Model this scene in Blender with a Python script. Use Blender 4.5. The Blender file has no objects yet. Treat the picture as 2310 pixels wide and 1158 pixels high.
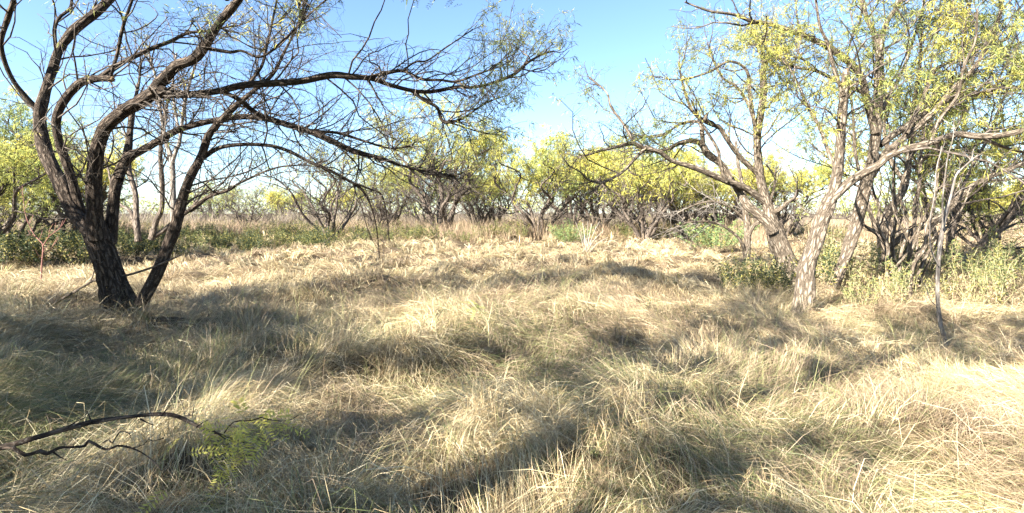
import bpy, math
import numpy as np
from mathutils import Vector

# ------------------------------------------------------------------ camera, sky, sun, exposure
F, CX, HZ, CAMH = 1200.0, 1155.0, 480.0, 1.5        # focal length, centre and horizon of the 2310 x 1158 photograph
scene = bpy.context.scene
cam_data = bpy.data.cameras.new("camera")
cam_data.sensor_width = 36.0
cam_data.lens = F / 2310.0 * 36.0
cam_data.shift_y = (HZ - 579.0) / 2310.0
cam_data.clip_start = 0.05
cam_data.clip_end = 3000.0
cam = bpy.data.objects.new("camera", cam_data)
cam.location = (0, 0, CAMH)
cam.rotation_euler = (math.radians(90), 0, 0)
scene.collection.objects.link(cam)
scene.camera = cam

SUN_ELEV = math.radians(33)
SUN_AZ = math.radians(48 + 180)                      # the sun stands behind the camera, to its left
to_sun = Vector((math.sin(SUN_AZ) * math.cos(SUN_ELEV), math.cos(SUN_AZ) * math.cos(SUN_ELEV), math.sin(SUN_ELEV)))
world = bpy.data.worlds.new("World")
scene.world = world
world.use_nodes = True
wn = world.node_tree
bg = wn.nodes["Background"]
sky = wn.nodes.new("ShaderNodeTexSky")
sky.sky_type = 'NISHITA'
sky.sun_disc = False
sky.sun_elevation = SUN_ELEV
sky.sun_rotation = SUN_AZ
sky.altitude = 600
sky.air_density = 1.0
sky.dust_density = 0.7
sky.ozone_density = 4.2
wn.links.new(sky.outputs[0], bg.inputs[0])
bg.inputs[1].default_value = 0.056
sun_data = bpy.data.lights.new("sun", 'SUN')
sun_data.energy = 5.0
sun_data.angle = math.radians(0.53)
sun_data.color = (1.0, 0.93, 0.82)
sun = bpy.data.objects.new("sun", sun_data)
sun.rotation_euler = (-to_sun).to_track_quat('-Z', 'Y').to_euler()
sun.location = (-20, -20, 20)
scene.collection.objects.link(sun)
scene.view_settings.view_transform = 'Standard'
scene.view_settings.look = 'None'
scene.view_settings.gamma = 1.0
scene.view_settings.use_curve_mapping = False
scene.view_settings.exposure = 2.68
scene.cycles.max_bounces = 4
scene.cycles.diffuse_bounces = 2
scene.cycles.glossy_bounces = 2
scene.cycles.transmission_bounces = 4
scene.cycles.transparent_max_bounces = 4

# ------------------------------------------------------------------ helpers
rs = np.random.RandomState


def px(x, y, Y):
    """a point of the place that stands Y metres ahead and is seen at pixel x, y"""
    return np.array(((x - CX) / F * Y, Y, CAMH - (y - HZ) / F * Y))


def hash2(ix, iy, seed):
    h = np.sin(ix * 127.1 + iy * 311.7 + seed * 74.7) * 43758.5453
    return h - np.floor(h)


def vnoise(x, y, seed=0):
    x = np.asarray(x, float); y = np.asarray(y, float)
    ix = np.floor(x); iy = np.floor(y)
    fx = x - ix; fy = y - iy
    fx = fx * fx * fx * (fx * (fx * 6 - 15) + 10); fy = fy * fy * fy * (fy * (fy * 6 - 15) + 10)
    a = hash2(ix, iy, seed); b = hash2(ix + 1, iy, seed); c = hash2(ix, iy + 1, seed); d = hash2(ix + 1, iy + 1, seed)
    return (a + (b - a) * fx) * (1 - fy) + (c + (d - c) * fx) * fy


def fbm(x, y, seed=0, octaves=3):
    s = 0; a = 0.5; t = 0
    for k in range(octaves):
        s = s + a * vnoise(x, y, seed + k * 13); t += a
        x = x * 2.03 + 5.1; y = y * 2.03 - 3.7; a *= 0.5
    return s / t


def ground_z(x, y):
    """height of the turf: low tussocks and hollows on almost flat land"""
    x = np.asarray(x, float); y = np.asarray(y, float)
    r = np.hypot(x, y)
    fade = np.clip(1.25 - r / 70.0, 0.25, 1)
    # tussocks, a little longer across the slope than along it
    n0 = vnoise(x / 0.42, y / 0.38, 5)
    n1 = vnoise(x / 0.85, y / 0.7, 3); n2 = vnoise(x / 1.9 + 4, y / 1.5, 8); n3 = vnoise(x / 6.0, y / 6.0, 21)
    z = 0.10 * (n0 - 0.5) + 0.34 * (n1 ** 1.5 - 0.33) + 0.26 * (n2 - 0.5) + 0.20 * (n3 - 0.5)
    flat = np.clip((np.hypot(x - 5.5, y - 6.0) - 1.0) / 3.0, 0.35, 1)     # the lodged grass on the right lies flatter
    return z * fade * flat


def new_mesh(name, V, faces, mats=(), attrs=None, smooth=False):
    """faces: list of int arrays (n, k); attrs: {name: (type, per-vertex array)}"""
    me = bpy.data.meshes.new(name)
    V = np.ascontiguousarray(V, np.float32)
    me.vertices.add(len(V)); me.vertices.foreach_set("co", V.ravel())
    faces = [np.asarray(f, np.int32) for f in faces if len(f)]
    if faces:
        nl = sum(f.size for f in faces); nf = sum(len(f) for f in faces)
        me.loops.add(nl); me.polygons.add(nf)
        me.loops.foreach_set("vertex_index", np.concatenate([f.ravel() for f in faces]))
        tot = np.concatenate([np.full(len(f), f.shape[1], np.int32) for f in faces])
        st = np.concatenate([[0], np.cumsum(tot)[:-1]]).astype(np.int32)
        me.polygons.foreach_set("loop_start", st); me.polygons.foreach_set("loop_total", tot)
        if smooth:
            me.polygons.foreach_set("use_smooth", np.ones(nf, bool))
    for k, (ty, arr) in (attrs or {}).items():
        at = me.attributes.new(k, ty, 'POINT')
        key = {"FLOAT": "value", "INT": "value", "FLOAT_VECTOR": "vector", "FLOAT_COLOR": "color"}[ty]
        at.data.foreach_set(key, np.ascontiguousarray(arr, np.int32 if ty == "INT" else np.float32).ravel())
    for m in mats:
        me.materials.append(m)
    me.update(calc_edges=True)
    return me


def link(name, me, parent=None, **props):
    o = bpy.data.objects.new(name, me)
    scene.collection.objects.link(o)
    if parent is not None:
        o.parent = parent
    for k, v in props.items():
        o[k] = v
    return o


def thing(name, label, category, loc=(0, 0, 0), group=None):
    o = bpy.data.objects.new(name, None)
    o.empty_display_size = 0.2
    scene.collection.objects.link(o)
    o.location = loc
    o["label"] = label; o["category"] = category
    if group:
        o["group"] = group
    return o


def copy_thing(src, label, loc, rot_z=0.0, scale=1.0, group=None):
    c = src.copy(); scene.collection.objects.link(c)
    c.location = loc; c.rotation_euler = (0, 0, rot_z)
    c.scale = scale if hasattr(scale, "__len__") else (scale, scale, scale)
    c["label"] = label
    if group:
        c["group"] = group
    for ch in src.children:
        d = ch.copy(); scene.collection.objects.link(d); d.parent = c
        for sub in ch.children:
            e = sub.copy(); scene.collection.objects.link(e); e.parent = d
    return c


def norm(v):
    return v / np.maximum(np.linalg.norm(v, axis=-1, keepdims=True), 1e-9)


class Geo:
    """collects vertices, faces and vertex attributes of one mesh"""
    def __init__(self):
        self.V = []; self.F = {}; self.A = {}; self.n = 0

    def add(self, V, faces, **attrs):
        V = np.asarray(V, float).reshape(-1, 3)
        self.V.append(V)
        for f in faces:
            f = np.asarray(f)
            if len(f):
                self.F.setdefault(f.shape[1], []).append(f + self.n)
        for k, a in attrs.items():
            self.A.setdefault(k, []).append(np.asarray(a, float).reshape(len(V), -1))
        self.n += len(V)

    def mesh(self, name, mats, types=None, smooth=False):
        types = types or {}
        V = np.concatenate(self.V) if self.V else np.zeros((0, 3))
        at = {k: (types.get(k, "FLOAT_VECTOR"), np.concatenate(a)) for k, a in self.A.items()}
        return new_mesh(name, V, [np.concatenate(f) for f in self.F.values()], mats, at, smooth)


# ------------------------------------------------------------------ materials
def material(name):
    m = bpy.data.materials.new(name); m.use_nodes = True
    nt = m.node_tree
    for n in list(nt.nodes):
        nt.nodes.remove(n)
    out = nt.nodes.new("ShaderNodeOutputMaterial")
    return m, nt, out


def N(nt, ty, **kw):
    n = nt.nodes.new(ty)
    for k, v in kw.items():
        setattr(n, k, v)
    return n


def ramp(nt, stops, interp='LINEAR'):
    r = N(nt, "ShaderNodeValToRGB")
    cr = r.color_ramp; cr.interpolation = interp
    while len(cr.elements) > 1:
        cr.elements.remove(cr.elements[-1])
    cr.elements[0].position = stops[0][0]; cr.elements[0].color = (*stops[0][1], 1)
    for p, c in stops[1:]:
        e = cr.elements.new(p); e.color = (*c, 1)
    return r


def math_node(nt, op, a=None, b=None):
    n = N(nt, "ShaderNodeMath", operation=op)
    for i, v in enumerate((a, b)):
        if v is None:
            continue
        if isinstance(v, (int, float)):
            n.inputs[i].default_value = v
        else:
            nt.links.new(v, n.inputs[i])
    return n.outputs[0]


def bark_material(name, dark, mid, light, flake=0.5, fleck=None, bump=0.6):
    """furrowed bark, laid out along the limb (attribute 'bark': around, around, along)"""
    m, nt, out = material(name)
    L = nt.links.new
    at = N(nt, "ShaderNodeAttribute", attribute_name="bark")
    mp = N(nt, "ShaderNodeMapping"); mp.inputs["Scale"].default_value = (1, 1, 0.24)
    L(at.outputs["Vector"], mp.inputs["Vector"])
    no = N(nt, "ShaderNodeTexNoise"); no.inputs["Scale"].default_value = 22; no.inputs["Detail"].default_value = 6; no.inputs["Roughness"].default_value = 0.62
    no.inputs["Distortion"].default_value = 0.6
    L(mp.outputs[0], no.inputs["Vector"])
    vo = N(nt, "ShaderNodeTexVoronoi", feature='DISTANCE_TO_EDGE'); vo.inputs["Scale"].default_value = 26
    mx = N(nt, "ShaderNodeMix", data_type='VECTOR'); mx.inputs["Factor"].default_value = 0.06
    L(mp.outputs[0], mx.inputs[4]); L(no.outputs["Color"], mx.inputs[5])
    L(mx.outputs[1], vo.inputs["Vector"])
    plate = math_node(nt, 'MINIMUM', math_node(nt, 'MULTIPLY', vo.outputs["Distance"], 4.0), 1.0)
    h = math_node(nt, 'ADD', math_node(nt, 'MULTIPLY', plate, 0.55), math_node(nt, 'MULTIPLY', no.outputs["Fac"], 0.9))
    cr = ramp(nt, [(0.30, dark), (0.75, mid), (1.0, light)])  # furrows darker: partly their own colour, partly shade put into the ramp
    L(h, cr.inputs[0])
    col = cr.outputs[0]
    if fleck:
        n2 = N(nt, "ShaderNodeTexNoise"); n2.inputs["Scale"].default_value = 60; n2.inputs["Detail"].default_value = 2
        L(at.outputs["Vector"], n2.inputs["Vector"])
        rr = ramp(nt, [(0.62, (0, 0, 0)), (0.70, (1, 1, 1))])
        L(n2.outputs["Fac"], rr.inputs[0])
        mc = N(nt, "ShaderNodeMix", data_type='RGBA')
        L(math_node(nt, 'MULTIPLY', rr.outputs[0], flake), mc.inputs["Factor"])
        L(col, mc.inputs[6]); mc.inputs[7].default_value = (*fleck, 1)
        col = mc.outputs[2]
    bs = N(nt, "ShaderNodeBsdfPrincipled"); bs.inputs["Roughness"].default_value = 0.92
    bs.inputs["Specular IOR Level"].default_value = 0.2
    L(col, bs.inputs["Base Color"])
    bp = N(nt, "ShaderNodeBump"); bp.inputs["Strength"].default_value = bump; bp.inputs["Distance"].default_value = 0.035
    L(h, bp.inputs["Height"]); L(bp.outputs[0], bs.inputs["Normal"])
    L(bs.outputs[0], out.inputs[0])
    return m


def leaf_material(name, translucent=0.35, gloss=0.25):
    """leaf colour comes from the mesh attribute 'tone' (each leaf has its own)"""
    m, nt, out = material(name)
    L = nt.links.new
    at = N(nt, "ShaderNodeAttribute", attribute_name="tone")
    bs = N(nt, "ShaderNodeBsdfPrincipled"); bs.inputs["Roughness"].default_value = 0.6
    bs.inputs["Specular IOR Level"].default_value = gloss
    tr = N(nt, "ShaderNodeBsdfTranslucent")
    mx = N(nt, "ShaderNodeMixShader"); mx.inputs[0].default_value = translucent
    L(at.outputs["Color"], bs.inputs["Base Color"]); L(at.outputs["Color"], tr.inputs["Color"])
    L(bs.outputs[0], mx.inputs[1]); L(tr.outputs[0], mx.inputs[2]); L(mx.outputs[0], out.inputs[0])
    return m


def plain_material(name, a, b, scale=30, rough=0.8):
    m, nt, out = material(name)
    L = nt.links.new
    tc = N(nt, "ShaderNodeTexCoord")
    no = N(nt, "ShaderNodeTexNoise"); no.inputs["Scale"].default_value = scale; no.inputs["Detail"].default_value = 4
    L(tc.outputs["Object"], no.inputs["Vector"])
    cr = ramp(nt, [(0.3, a), (0.7, b)]); L(no.outputs["Fac"], cr.inputs[0])
    bs = N(nt, "ShaderNodeBsdfPrincipled"); bs.inputs["Roughness"].default_value = rough
    bs.inputs["Specular IOR Level"].default_value = 0.2
    L(cr.outputs[0], bs.inputs["Base Color"])
    bp = N(nt, "ShaderNodeBump"); bp.inputs["Strength"].default_value = 0.4; bp.inputs["Distance"].default_value = 0.01
    L(no.outputs["Fac"], bp.inputs["Height"]); L(bp.outputs[0], bs.inputs["Normal"])
    L(bs.outputs[0], out.inputs[0])
    return m


def grass_material(name):
    """straw: attribute 'blade' = (random, random, along), instance attribute 'tint' = (green share, grey share, value)"""
    m, nt, out = material(name)
    L = nt.links.new
    bl = N(nt, "ShaderNodeAttribute", attribute_name="blade")
    ti = N(nt, "ShaderNodeAttribute", attribute_name="tint")
    sb = N(nt, "ShaderNodeSeparateXYZ"); L(bl.outputs["Vector"], sb.inputs[0])
    st = N(nt, "ShaderNodeSeparateColor"); L(ti.outputs["Color"], st.inputs[0])
    straw = ramp(nt, [(0.0, (0.21, 0.145, 0.07)), (0.3, (0.35, 0.267, 0.142)), (0.65, (0.48, 0.395, 0.235)), (1.0, (0.58, 0.51, 0.345))])
    L(sb.outputs[0], straw.inputs[0])
    grey = ramp(nt, [(0.0, (0.11, 0.078, 0.048)), (0.5, (0.23, 0.172, 0.11)), (1.0, (0.38, 0.30, 0.20))])
    L(sb.outputs[0], grey.inputs[0])
    green = ramp(nt, [(0.0, (0.07, 0.092, 0.035)), (0.55, (0.145, 0.165, 0.062)), (1.0, (0.29, 0.28, 0.12))])
    L(sb.outputs[0], green.inputs[0])
    m1 = N(nt, "ShaderNodeMix", data_type='RGBA')
    L(math_node(nt, 'LESS_THAN', sb.outputs[1], st.outputs[1]), m1.inputs["Factor"])
    L(straw.outputs[0], m1.inputs[6]); L(grey.outputs[0], m1.inputs[7])
    m2 = N(nt, "ShaderNodeMix", data_type='RGBA')
    L(math_node(nt, 'GREATER_THAN', sb.outputs[1], math_node(nt, 'SUBTRACT', 1.0, st.outputs[0])), m2.inputs["Factor"])
    L(m1.outputs[2], m2.inputs[6]); L(green.outputs[0], m2.inputs[7])
    hv = N(nt, "ShaderNodeHueSaturation"); L(m2.outputs[2], hv.inputs["Color"])
    L(math_node(nt, 'ADD', math_node(nt, 'MULTIPLY', st.outputs[2], 0.6), 0.7), hv.inputs["Value"])
    bs = N(nt, "ShaderNodeBsdfPrincipled"); bs.inputs["Roughness"].default_value = 0.48
    bs.inputs["Specular IOR Level"].default_value = 0.35
    tr = N(nt, "ShaderNodeBsdfTranslucent")
    mx = N(nt, "ShaderNodeMixShader"); mx.inputs[0].default_value = 0.14
    L(hv.outputs[0], bs.inputs["Base Color"]); L(hv.outputs[0], tr.inputs["Color"])
    L(bs.outputs[0], mx.inputs[1]); L(tr.outputs[0], mx.inputs[2]); L(mx.outputs[0], out.inputs[0])
    return m


def ground_material():
    m, nt, out = material("matted_dead_grass_and_soil")
    L = nt.links.new
    tc = N(nt, "ShaderNodeTexCoord")
    n1 = N(nt, "ShaderNodeTexNoise"); n1.inputs["Scale"].default_value = 0.35; n1.inputs["Detail"].default_value = 5
    n2 = N(nt, "ShaderNodeTexNoise"); n2.inputs["Scale"].default_value = 14; n2.inputs["Detail"].default_value = 6
    L(tc.outputs["Object"], n1.inputs["Vector"]); L(tc.outputs["Object"], n2.inputs["Vector"])
    c1 = ramp(nt, [(0.3, (0.08, 0.06, 0.038)), (0.55, (0.13, 0.10, 0.064)), (0.75, (0.20, 0.155, 0.10))])
    c2 = ramp(nt, [(0.3, (0.45, 0.42, 0.38)), (0.7, (1.0, 1.0, 1.0))])
    L(n1.outputs["Fac"], c1.inputs[0]); L(n2.outputs["Fac"], c2.inputs[0])
    mx = N(nt, "ShaderNodeMix", data_type='RGBA', blend_type='MULTIPLY'); mx.inputs["Factor"].default_value = 1
    L(c1.outputs[0], mx.inputs[6]); L(c2.outputs[0], mx.inputs[7])
    bs = N(nt, "ShaderNodeBsdfPrincipled"); bs.inputs["Roughness"].default_value = 0.95
    bs.inputs["Specular IOR Level"].default_value = 0.1
    L(mx.outputs[2], bs.inputs["Base Color"])
    bp = N(nt, "ShaderNodeBump"); bp.inputs["Distance"].default_value = 0.03
    L(n2.outputs["Fac"], bp.inputs["Height"]); L(bp.outputs[0], bs.inputs["Normal"])
    L(bs.outputs[0], out.inputs[0])
    return m


BARK_DARK = bark_material("dark_furrowed_bark", (0.013, 0.009, 0.0065), (0.047, 0.034, 0.025), (0.098, 0.075, 0.057), 0.4, (0.28, 0.265, 0.225), 0.9)  # dark mesquite bark, deepened with the left tree's shade in its colour
BARK_TAN = bark_material("tan_shaggy_bark", (0.035, 0.027, 0.019), (0.14, 0.111, 0.082), (0.24, 0.20, 0.155), 0.35, (0.32, 0.285, 0.235), 0.9)  # bark of the same species, paler because sunlight is put into its colour
BARK_GREY = bark_material("grey_brown_bark", (0.03, 0.024, 0.019), (0.095, 0.075, 0.06), (0.18, 0.147, 0.117), 0.3, (0.30, 0.28, 0.25), 0.6)
BARK_PALE = bark_material("pale_smooth_bark", (0.08, 0.068, 0.058), (0.16, 0.14, 0.12), (0.25, 0.225, 0.195), 0.2, (0.4, 0.38, 0.33), 0.4)
TWIG_DARK = bark_material("dark_twig_bark", (0.028, 0.023, 0.019), (0.075, 0.062, 0.051), (0.14, 0.117, 0.097), 0.2, (0.25, 0.24, 0.22), 0.3)
TWIG_GREY = bark_material("grey_twig_bark", (0.028, 0.023, 0.019), (0.075, 0.061, 0.05), (0.14, 0.116, 0.097), 0.2, (0.3, 0.28, 0.25), 0.3)
DEAD_PALE = plain_material("bleached_dead_wood", (0.24, 0.215, 0.185), (0.38, 0.345, 0.30), 25)
RED_STEM = plain_material("reddish_bare_stem", (0.16, 0.075, 0.062), (0.27, 0.14, 0.115), 25)
STRAW_STEM = plain_material("pale_yellow_stem", (0.30, 0.27, 0.13), (0.44, 0.40, 0.23), 25)
WOOD_BREAK = plain_material("broken_wood_end", (0.17, 0.115, 0.07), (0.30, 0.215, 0.135), 40)
LEAF = leaf_material("feathery_leaf", 0.55, 0.2)
WEED_LEAF = leaf_material("weed_leaf", 0.25, 0.2)
GRASS = grass_material("dry_grass_blade")
GROUND = ground_material()

# ------------------------------------------------------------------ ground
ang = np.radians(np.concatenate([np.linspace(-180, -52, 40)[:-1], np.linspace(-52, 52, 169)[:-1], np.linspace(52, 180, 40)[:-1]]))
rad = np.concatenate([np.arange(0.2, 14, 0.17), np.geomspace(14, 900, 70)])
AA, RR = np.meshgrid(ang, rad)
gx = RR * np.sin(AA); gy = RR * np.cos(AA)
V = np.stack([gx, gy, ground_z(gx, gy)], -1).reshape(-1, 3)
V = np.vstack([V, [[0, 0, float(ground_z(0, 0))]]])
nr, na = AA.shape
i, j = np.meshgrid(np.arange(nr - 1), np.arange(na), indexing="ij")
quads = np.stack([i * na + j, i * na + (j + 1) % na, (i + 1) * na + (j + 1) % na, (i + 1) * na + j], -1).reshape(-1, 4)
jj = np.arange(na)
cap = np.stack([np.full(na, nr * na), (jj + 1) % na, jj], -1)
ground = link("ground", new_mesh("ground", V, [quads, cap], [GROUND], smooth=True), kind="structure",
              label="sandy ground covered with matted dead grass", category="ground")


# ------------------------------------------------------------------ scattering for stuff
def instancer(name, pts, rot, scl, idx, tint, protos, **props):
    """one object that shows the prototypes at many points (ground cover nobody could count)"""
    me = new_mesh(name, pts, [], attrs={"rot": ("FLOAT_VECTOR", rot), "scl": ("FLOAT_VECTOR", scl), "idx": ("INT", idx), "tint": ("FLOAT_COLOR", tint)})
    o = link(name, me, **props)
    ng = bpy.data.node_groups.new(name, 'GeometryNodeTree')
    ng.interface.new_socket("Geometry", in_out='INPUT', socket_type='NodeSocketGeometry')
    ng.interface.new_socket("Geometry", in_out='OUTPUT', socket_type='NodeSocketGeometry')
    gi = ng.nodes.new("NodeGroupInput"); go = ng.nodes.new("NodeGroupOutput")
    join = ng.nodes.new("GeometryNodeJoinGeometry")

    def attr(n, ty):
        a = ng.nodes.new("GeometryNodeInputNamedAttribute"); a.data_type = ty
        a.inputs["Name"].default_value = n
        return a.outputs["Attribute"]
    ai = attr("idx", 'INT'); ar = attr("rot", 'FLOAT_VECTOR'); asc = attr("scl", 'FLOAT_VECTOR')
    er = ng.nodes.new("FunctionNodeEulerToRotation"); ng.links.new(ar, er.inputs[0])
    for k, p in enumerate(protos):
        oi = ng.nodes.new("GeometryNodeObjectInfo"); oi.inputs["Object"].default_value = p
        cmp_ = ng.nodes.new("FunctionNodeCompare"); cmp_.data_type = 'INT'; cmp_.operation = 'EQUAL'
        ng.links.new(ai, cmp_.inputs[2]); cmp_.inputs[3].default_value = k
        ip = ng.nodes.new("GeometryNodeInstanceOnPoints")
        ng.links.new(gi.outputs[0], ip.inputs["Points"]); ng.links.new(cmp_.outputs[0], ip.inputs["Selection"])
        ng.links.new(oi.outputs["Geometry"], ip.inputs["Instance"])
        ng.links.new(er.outputs[0], ip.inputs["Rotation"]); ng.links.new(asc, ip.inputs["Scale"])
        ng.links.new(ip.outputs[0], join.inputs[0])
    ng.links.new(join.outputs[0], go.inputs[0])
    md = o.modifiers.new("scatter", 'NODES'); md.node_group = ng
    return o


def tuft(seed, n, lean, spread, length, width, theta0, theta1, root=0.10, segs=5):
    """blades of one tuft; lean: they fall towards +X (1) or all round (0)"""
    r = rs(seed)
    a = r.normal(0, spread, n) if lean else r.uniform(-math.pi, math.pi, n)
    ln = r.uniform(*length, n)
    t0 = np.radians(r.uniform(*theta0, n)); t1 = np.radians(r.uniform(*theta1, n))
    wd = r.uniform(*width, n)
    rr = root * np.sqrt(r.uniform(0, 1, n)); ra = r.uniform(-math.pi, math.pi, n)
    P = np.zeros((n, segs + 1, 3))
    P[:, 0, 0] = rr * np.cos(ra); P[:, 0, 1] = rr * np.sin(ra); P[:, 0, 2] = -0.03
    bend = r.normal(0, 0.35, n)
    D = np.zeros((n, segs + 1, 3))
    for k in range(segs + 1):
        u = k / segs
        th = t0 + (t1 - t0) * u ** 1.15
        az = a + bend * u
        D[:, k] = np.stack([np.cos(th) * np.cos(az), np.cos(th) * np.sin(az), np.sin(th)], -1)
        if k < segs:
            P[:, k + 1] = P[:, k] + D[:, k] * (ln / segs)[:, None]
    P[:, :, 2] = np.maximum(P[:, :, 2], r.uniform(-0.02, 0.03, (n, 1)))
    side = np.stack([-np.sin(a), np.cos(a), r.normal(0, 0.6, n)], -1); side = norm(side)
    w = np.array([0.75, 1.0, 0.95, 0.8, 0.5, 0.0] if segs == 5 else np.linspace(1, 0, segs + 1))
    g = Geo()
    rnd = r.uniform(0, 1, n); r2 = r.uniform(0, 1, n)
    W = (wd[:, None] * w[None, :])[:, :, None] * side[:, None, :] * 0.5
    A = P - W; B = P + W
    VV = np.concatenate([A, B[:, :-1]], 1)                        # tip is one vertex
    m = 2 * segs + 1
    base = (np.arange(n) * m)[:, None]
    ks = np.arange(segs - 1)
    q = np.stack([ks, ks + 1, segs + 1 + ks + 1, segs + 1 + ks], -1)
    Q = (base[:, :, None] + q[None]).reshape(-1, 4)
    T = (base + np.array([[segs - 1, segs, 2 * segs]])).reshape(-1, 3)
    along = np.concatenate([np.linspace(0, 1, segs + 1), np.linspace(0, 1, segs + 1)[:-1]])
    bl = np.stack([np.repeat(rnd[:, None], m, 1), np.repeat(r2[:, None], m, 1), np.repeat(along[None], n, 0)], -1)
    g.add(VV.reshape(-1, 3), [Q, T], blade=bl.reshape(-1, 3))
    return bpy.data.objects.new("grass_tuft", g.mesh("grass_tuft", [GRASS]))


def flow_angle(x, y):
    """which way the long grass has been laid"""
    a = 5.6 * (fbm(x / 2.6, y / 2.1, 61, 2) - 0.5) * 2 + 0.15 + 1.3 * (vnoise(x / 0.9, y / 0.8, 63) - 0.5)
    e = 0.1
    z = ground_z(x, y)                                    # and it combs down off the tussocks
    return np.arctan2(np.sin(a) - 1.7 * (ground_z(x, y + e) - z) / e, np.cos(a) - 1.7 * (ground_z(x + e, y) - z) / e)


def patches(x, y):
    near = np.clip((9 - y) / 7, 0, 1)
    gp = fbm(x / 1.5, y / 1.5, 91, 3)
    green = np.clip((gp - 0.47) * 2.2, 0, 0.5) * (0.15 + 0.85 * near) * np.clip(1.1 - x / 4, 0.25, 1) + 0.07 * near + 0.10 * near * np.clip(-x / 3.5, 0, 1)
    grey = np.clip((fbm(x / 1.1, y / 0.9, 101, 3) - 0.42) * 2.8, 0.06, 0.85)
    val = 0.5 + (fbm(x / 2.2, y / 1.7, 111, 2) - 0.5) * 1.0
    return green, grey, val


def grass_sheet(g, r, n_clumps, area, per, length, width, segs, height):
    """clumps of long blades, each blade laid along the flow and over the tussocks"""
    cx, cy = area(r, n_clumps)
    m = len(cx)
    tus = fbm(cx / 0.8, cy / 0.7, 41, 2) + r.normal(0, 0.07, m)
    upright = tus > (0.70 if segs < 4 else 0.665)
    c_off = r.normal(0, 0.34 if segs < 4 else 0.45, m); c_h = r.uniform(0.4, 1.45, m)
    c_lift = r.uniform(0.02, 0.12, m)
    c_len = r.uniform(0.75, 1.2, m); c_root = r.uniform(0.03, 0.09, m)
    flat = np.clip(1 - np.hypot(cx - 5.2, cy - 5.6) / 4.5, 0, 1)
    c_h = c_h * (1 - 0.5 * flat)
    gr, gy_, vl = patches(cx, cy)
    gr = gr + np.where(r.uniform(0, 1, m) < 0.08, 0.3, 0)
    vl = np.clip(vl + 0.04 + r.normal(0, 0.24, m), 0, 1)
    cnt = r.poisson(per, m)
    par = np.repeat(np.arange(m), cnt); n = len(par)
    x = cx[par] + r.normal(0, 1, n) * c_root[par]; y = cy[par] + r.normal(0, 1, n) * c_root[par]
    up = upright[par]
    off = np.where(up, r.uniform(-math.pi, math.pi, n) * 0.85, c_off[par] + r.normal(0, 0.17, n))
    stray = r.uniform(0, 1, n) < 0.04
    off = np.where(stray, r.normal(0, 0.9, n), off)
    ln = r.uniform(*length, n) * c_len[par]
    H = height * c_h[par] * r.uniform(0.35, 1.25, n) * np.where(up, 1.35, 1.0)
    H = np.where(stray & (r.uniform(0, 1, n) < 0.5), H * 1.8, H)
    end = np.where(up, r.uniform(0.2, 0.95, n), r.uniform(0.0, 0.6, n))          # how high the tip ends, as a share of H
    lift = r.uniform(0, 1, n) * c_lift[par]
    bend = r.normal(0, 0.30, n)
    P = np.zeros((n, segs + 1, 3))
    a = flow_angle(x, y) + off
    for k in range(segs + 1):
        u = k / segs
        pr = math.sin(min(u / 0.6, 1) * math.pi / 2) * np.where(u > 0.6, 1 - (1 - end) * (max(u - 0.6, 0) / 0.4) ** 1.4, 1.0)
        P[:, k, 0] = x; P[:, k, 1] = y; P[:, k, 2] = ground_z(x, y) + H * pr + ((lift + r.normal(0, 0.008, n)) if k else -0.03)
        if k < segs:
            # the steep first part covers less ground
            st = ln / segs * np.where(up, 0.55 + 0.4 * u, 0.82 + 0.18 * u)
            x = x + np.cos(a) * st; y = y + np.sin(a) * st
            a = a + bend / segs + r.normal(0, 0.13, n) + 0.5 * (flow_angle(x, y) + off - a) * (~up)
    D = norm(np.gradient(P, axis=1))
    side = norm(np.cross(D.mean(1), r.normal(0, 0.55, (n, 3)) + np.array([0, 0, 1.0])))
    w = {5: np.array([0.8, 1.0, 1.0, 0.85, 0.55, 0.0]), 4: np.array([0.8, 1.0, 0.85, 0.6, 0.0]), 3: np.array([0.85, 1.0, 0.75, 0.0]), 2: np.array([0.9, 1.0, 0.0])}[segs]
    wd = r.uniform(*width, n)
    W = (wd[:, None] * w[None, :])[:, :, None] * side[:, None, :] * 0.5
    VV = np.concatenate([P - W, (P + W)[:, :-1]], 1)
    mv = 2 * segs + 1
    base = (np.arange(n) * mv)[:, None]
    ks = np.arange(segs - 1)
    q = np.stack([ks, ks + 1, segs + 1 + ks + 1, segs + 1 + ks], -1)
    Q = (base[:, :, None] + q[None]).reshape(-1, 4)
    T = (base + np.array([[segs - 1, segs, 2 * segs]])).reshape(-1, 3)
    bl = np.stack([r.uniform(0, 1, n), r.uniform(0, 1, n), np.zeros(n)], -1)
    ti = np.stack([gr[par], gy_[par], vl[par], np.ones(n)], -1)
    g.add(VV.reshape(-1, 3), [Q, T], blade=np.repeat(bl, mv, 0), tint=np.repeat(ti, mv, 0))
    return n


def wedge(y0, y1, margin=1.0):
    def f(r, n):
        y = np.sqrt(r.uniform(y0 * y0, y1 * y1, n)); x = r.uniform(-1, 1, n) * (y * 0.99 + margin)
        return x, y
    return f


def around(r, n):
    x = r.uniform(-15, 15, n); y = r.uniform(-8, 9, n)
    k = (np.abs(x) > np.maximum(y, 0) * 0.99 + 1.0) | (y < 1.2)
    return x[k], y[k]


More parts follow.
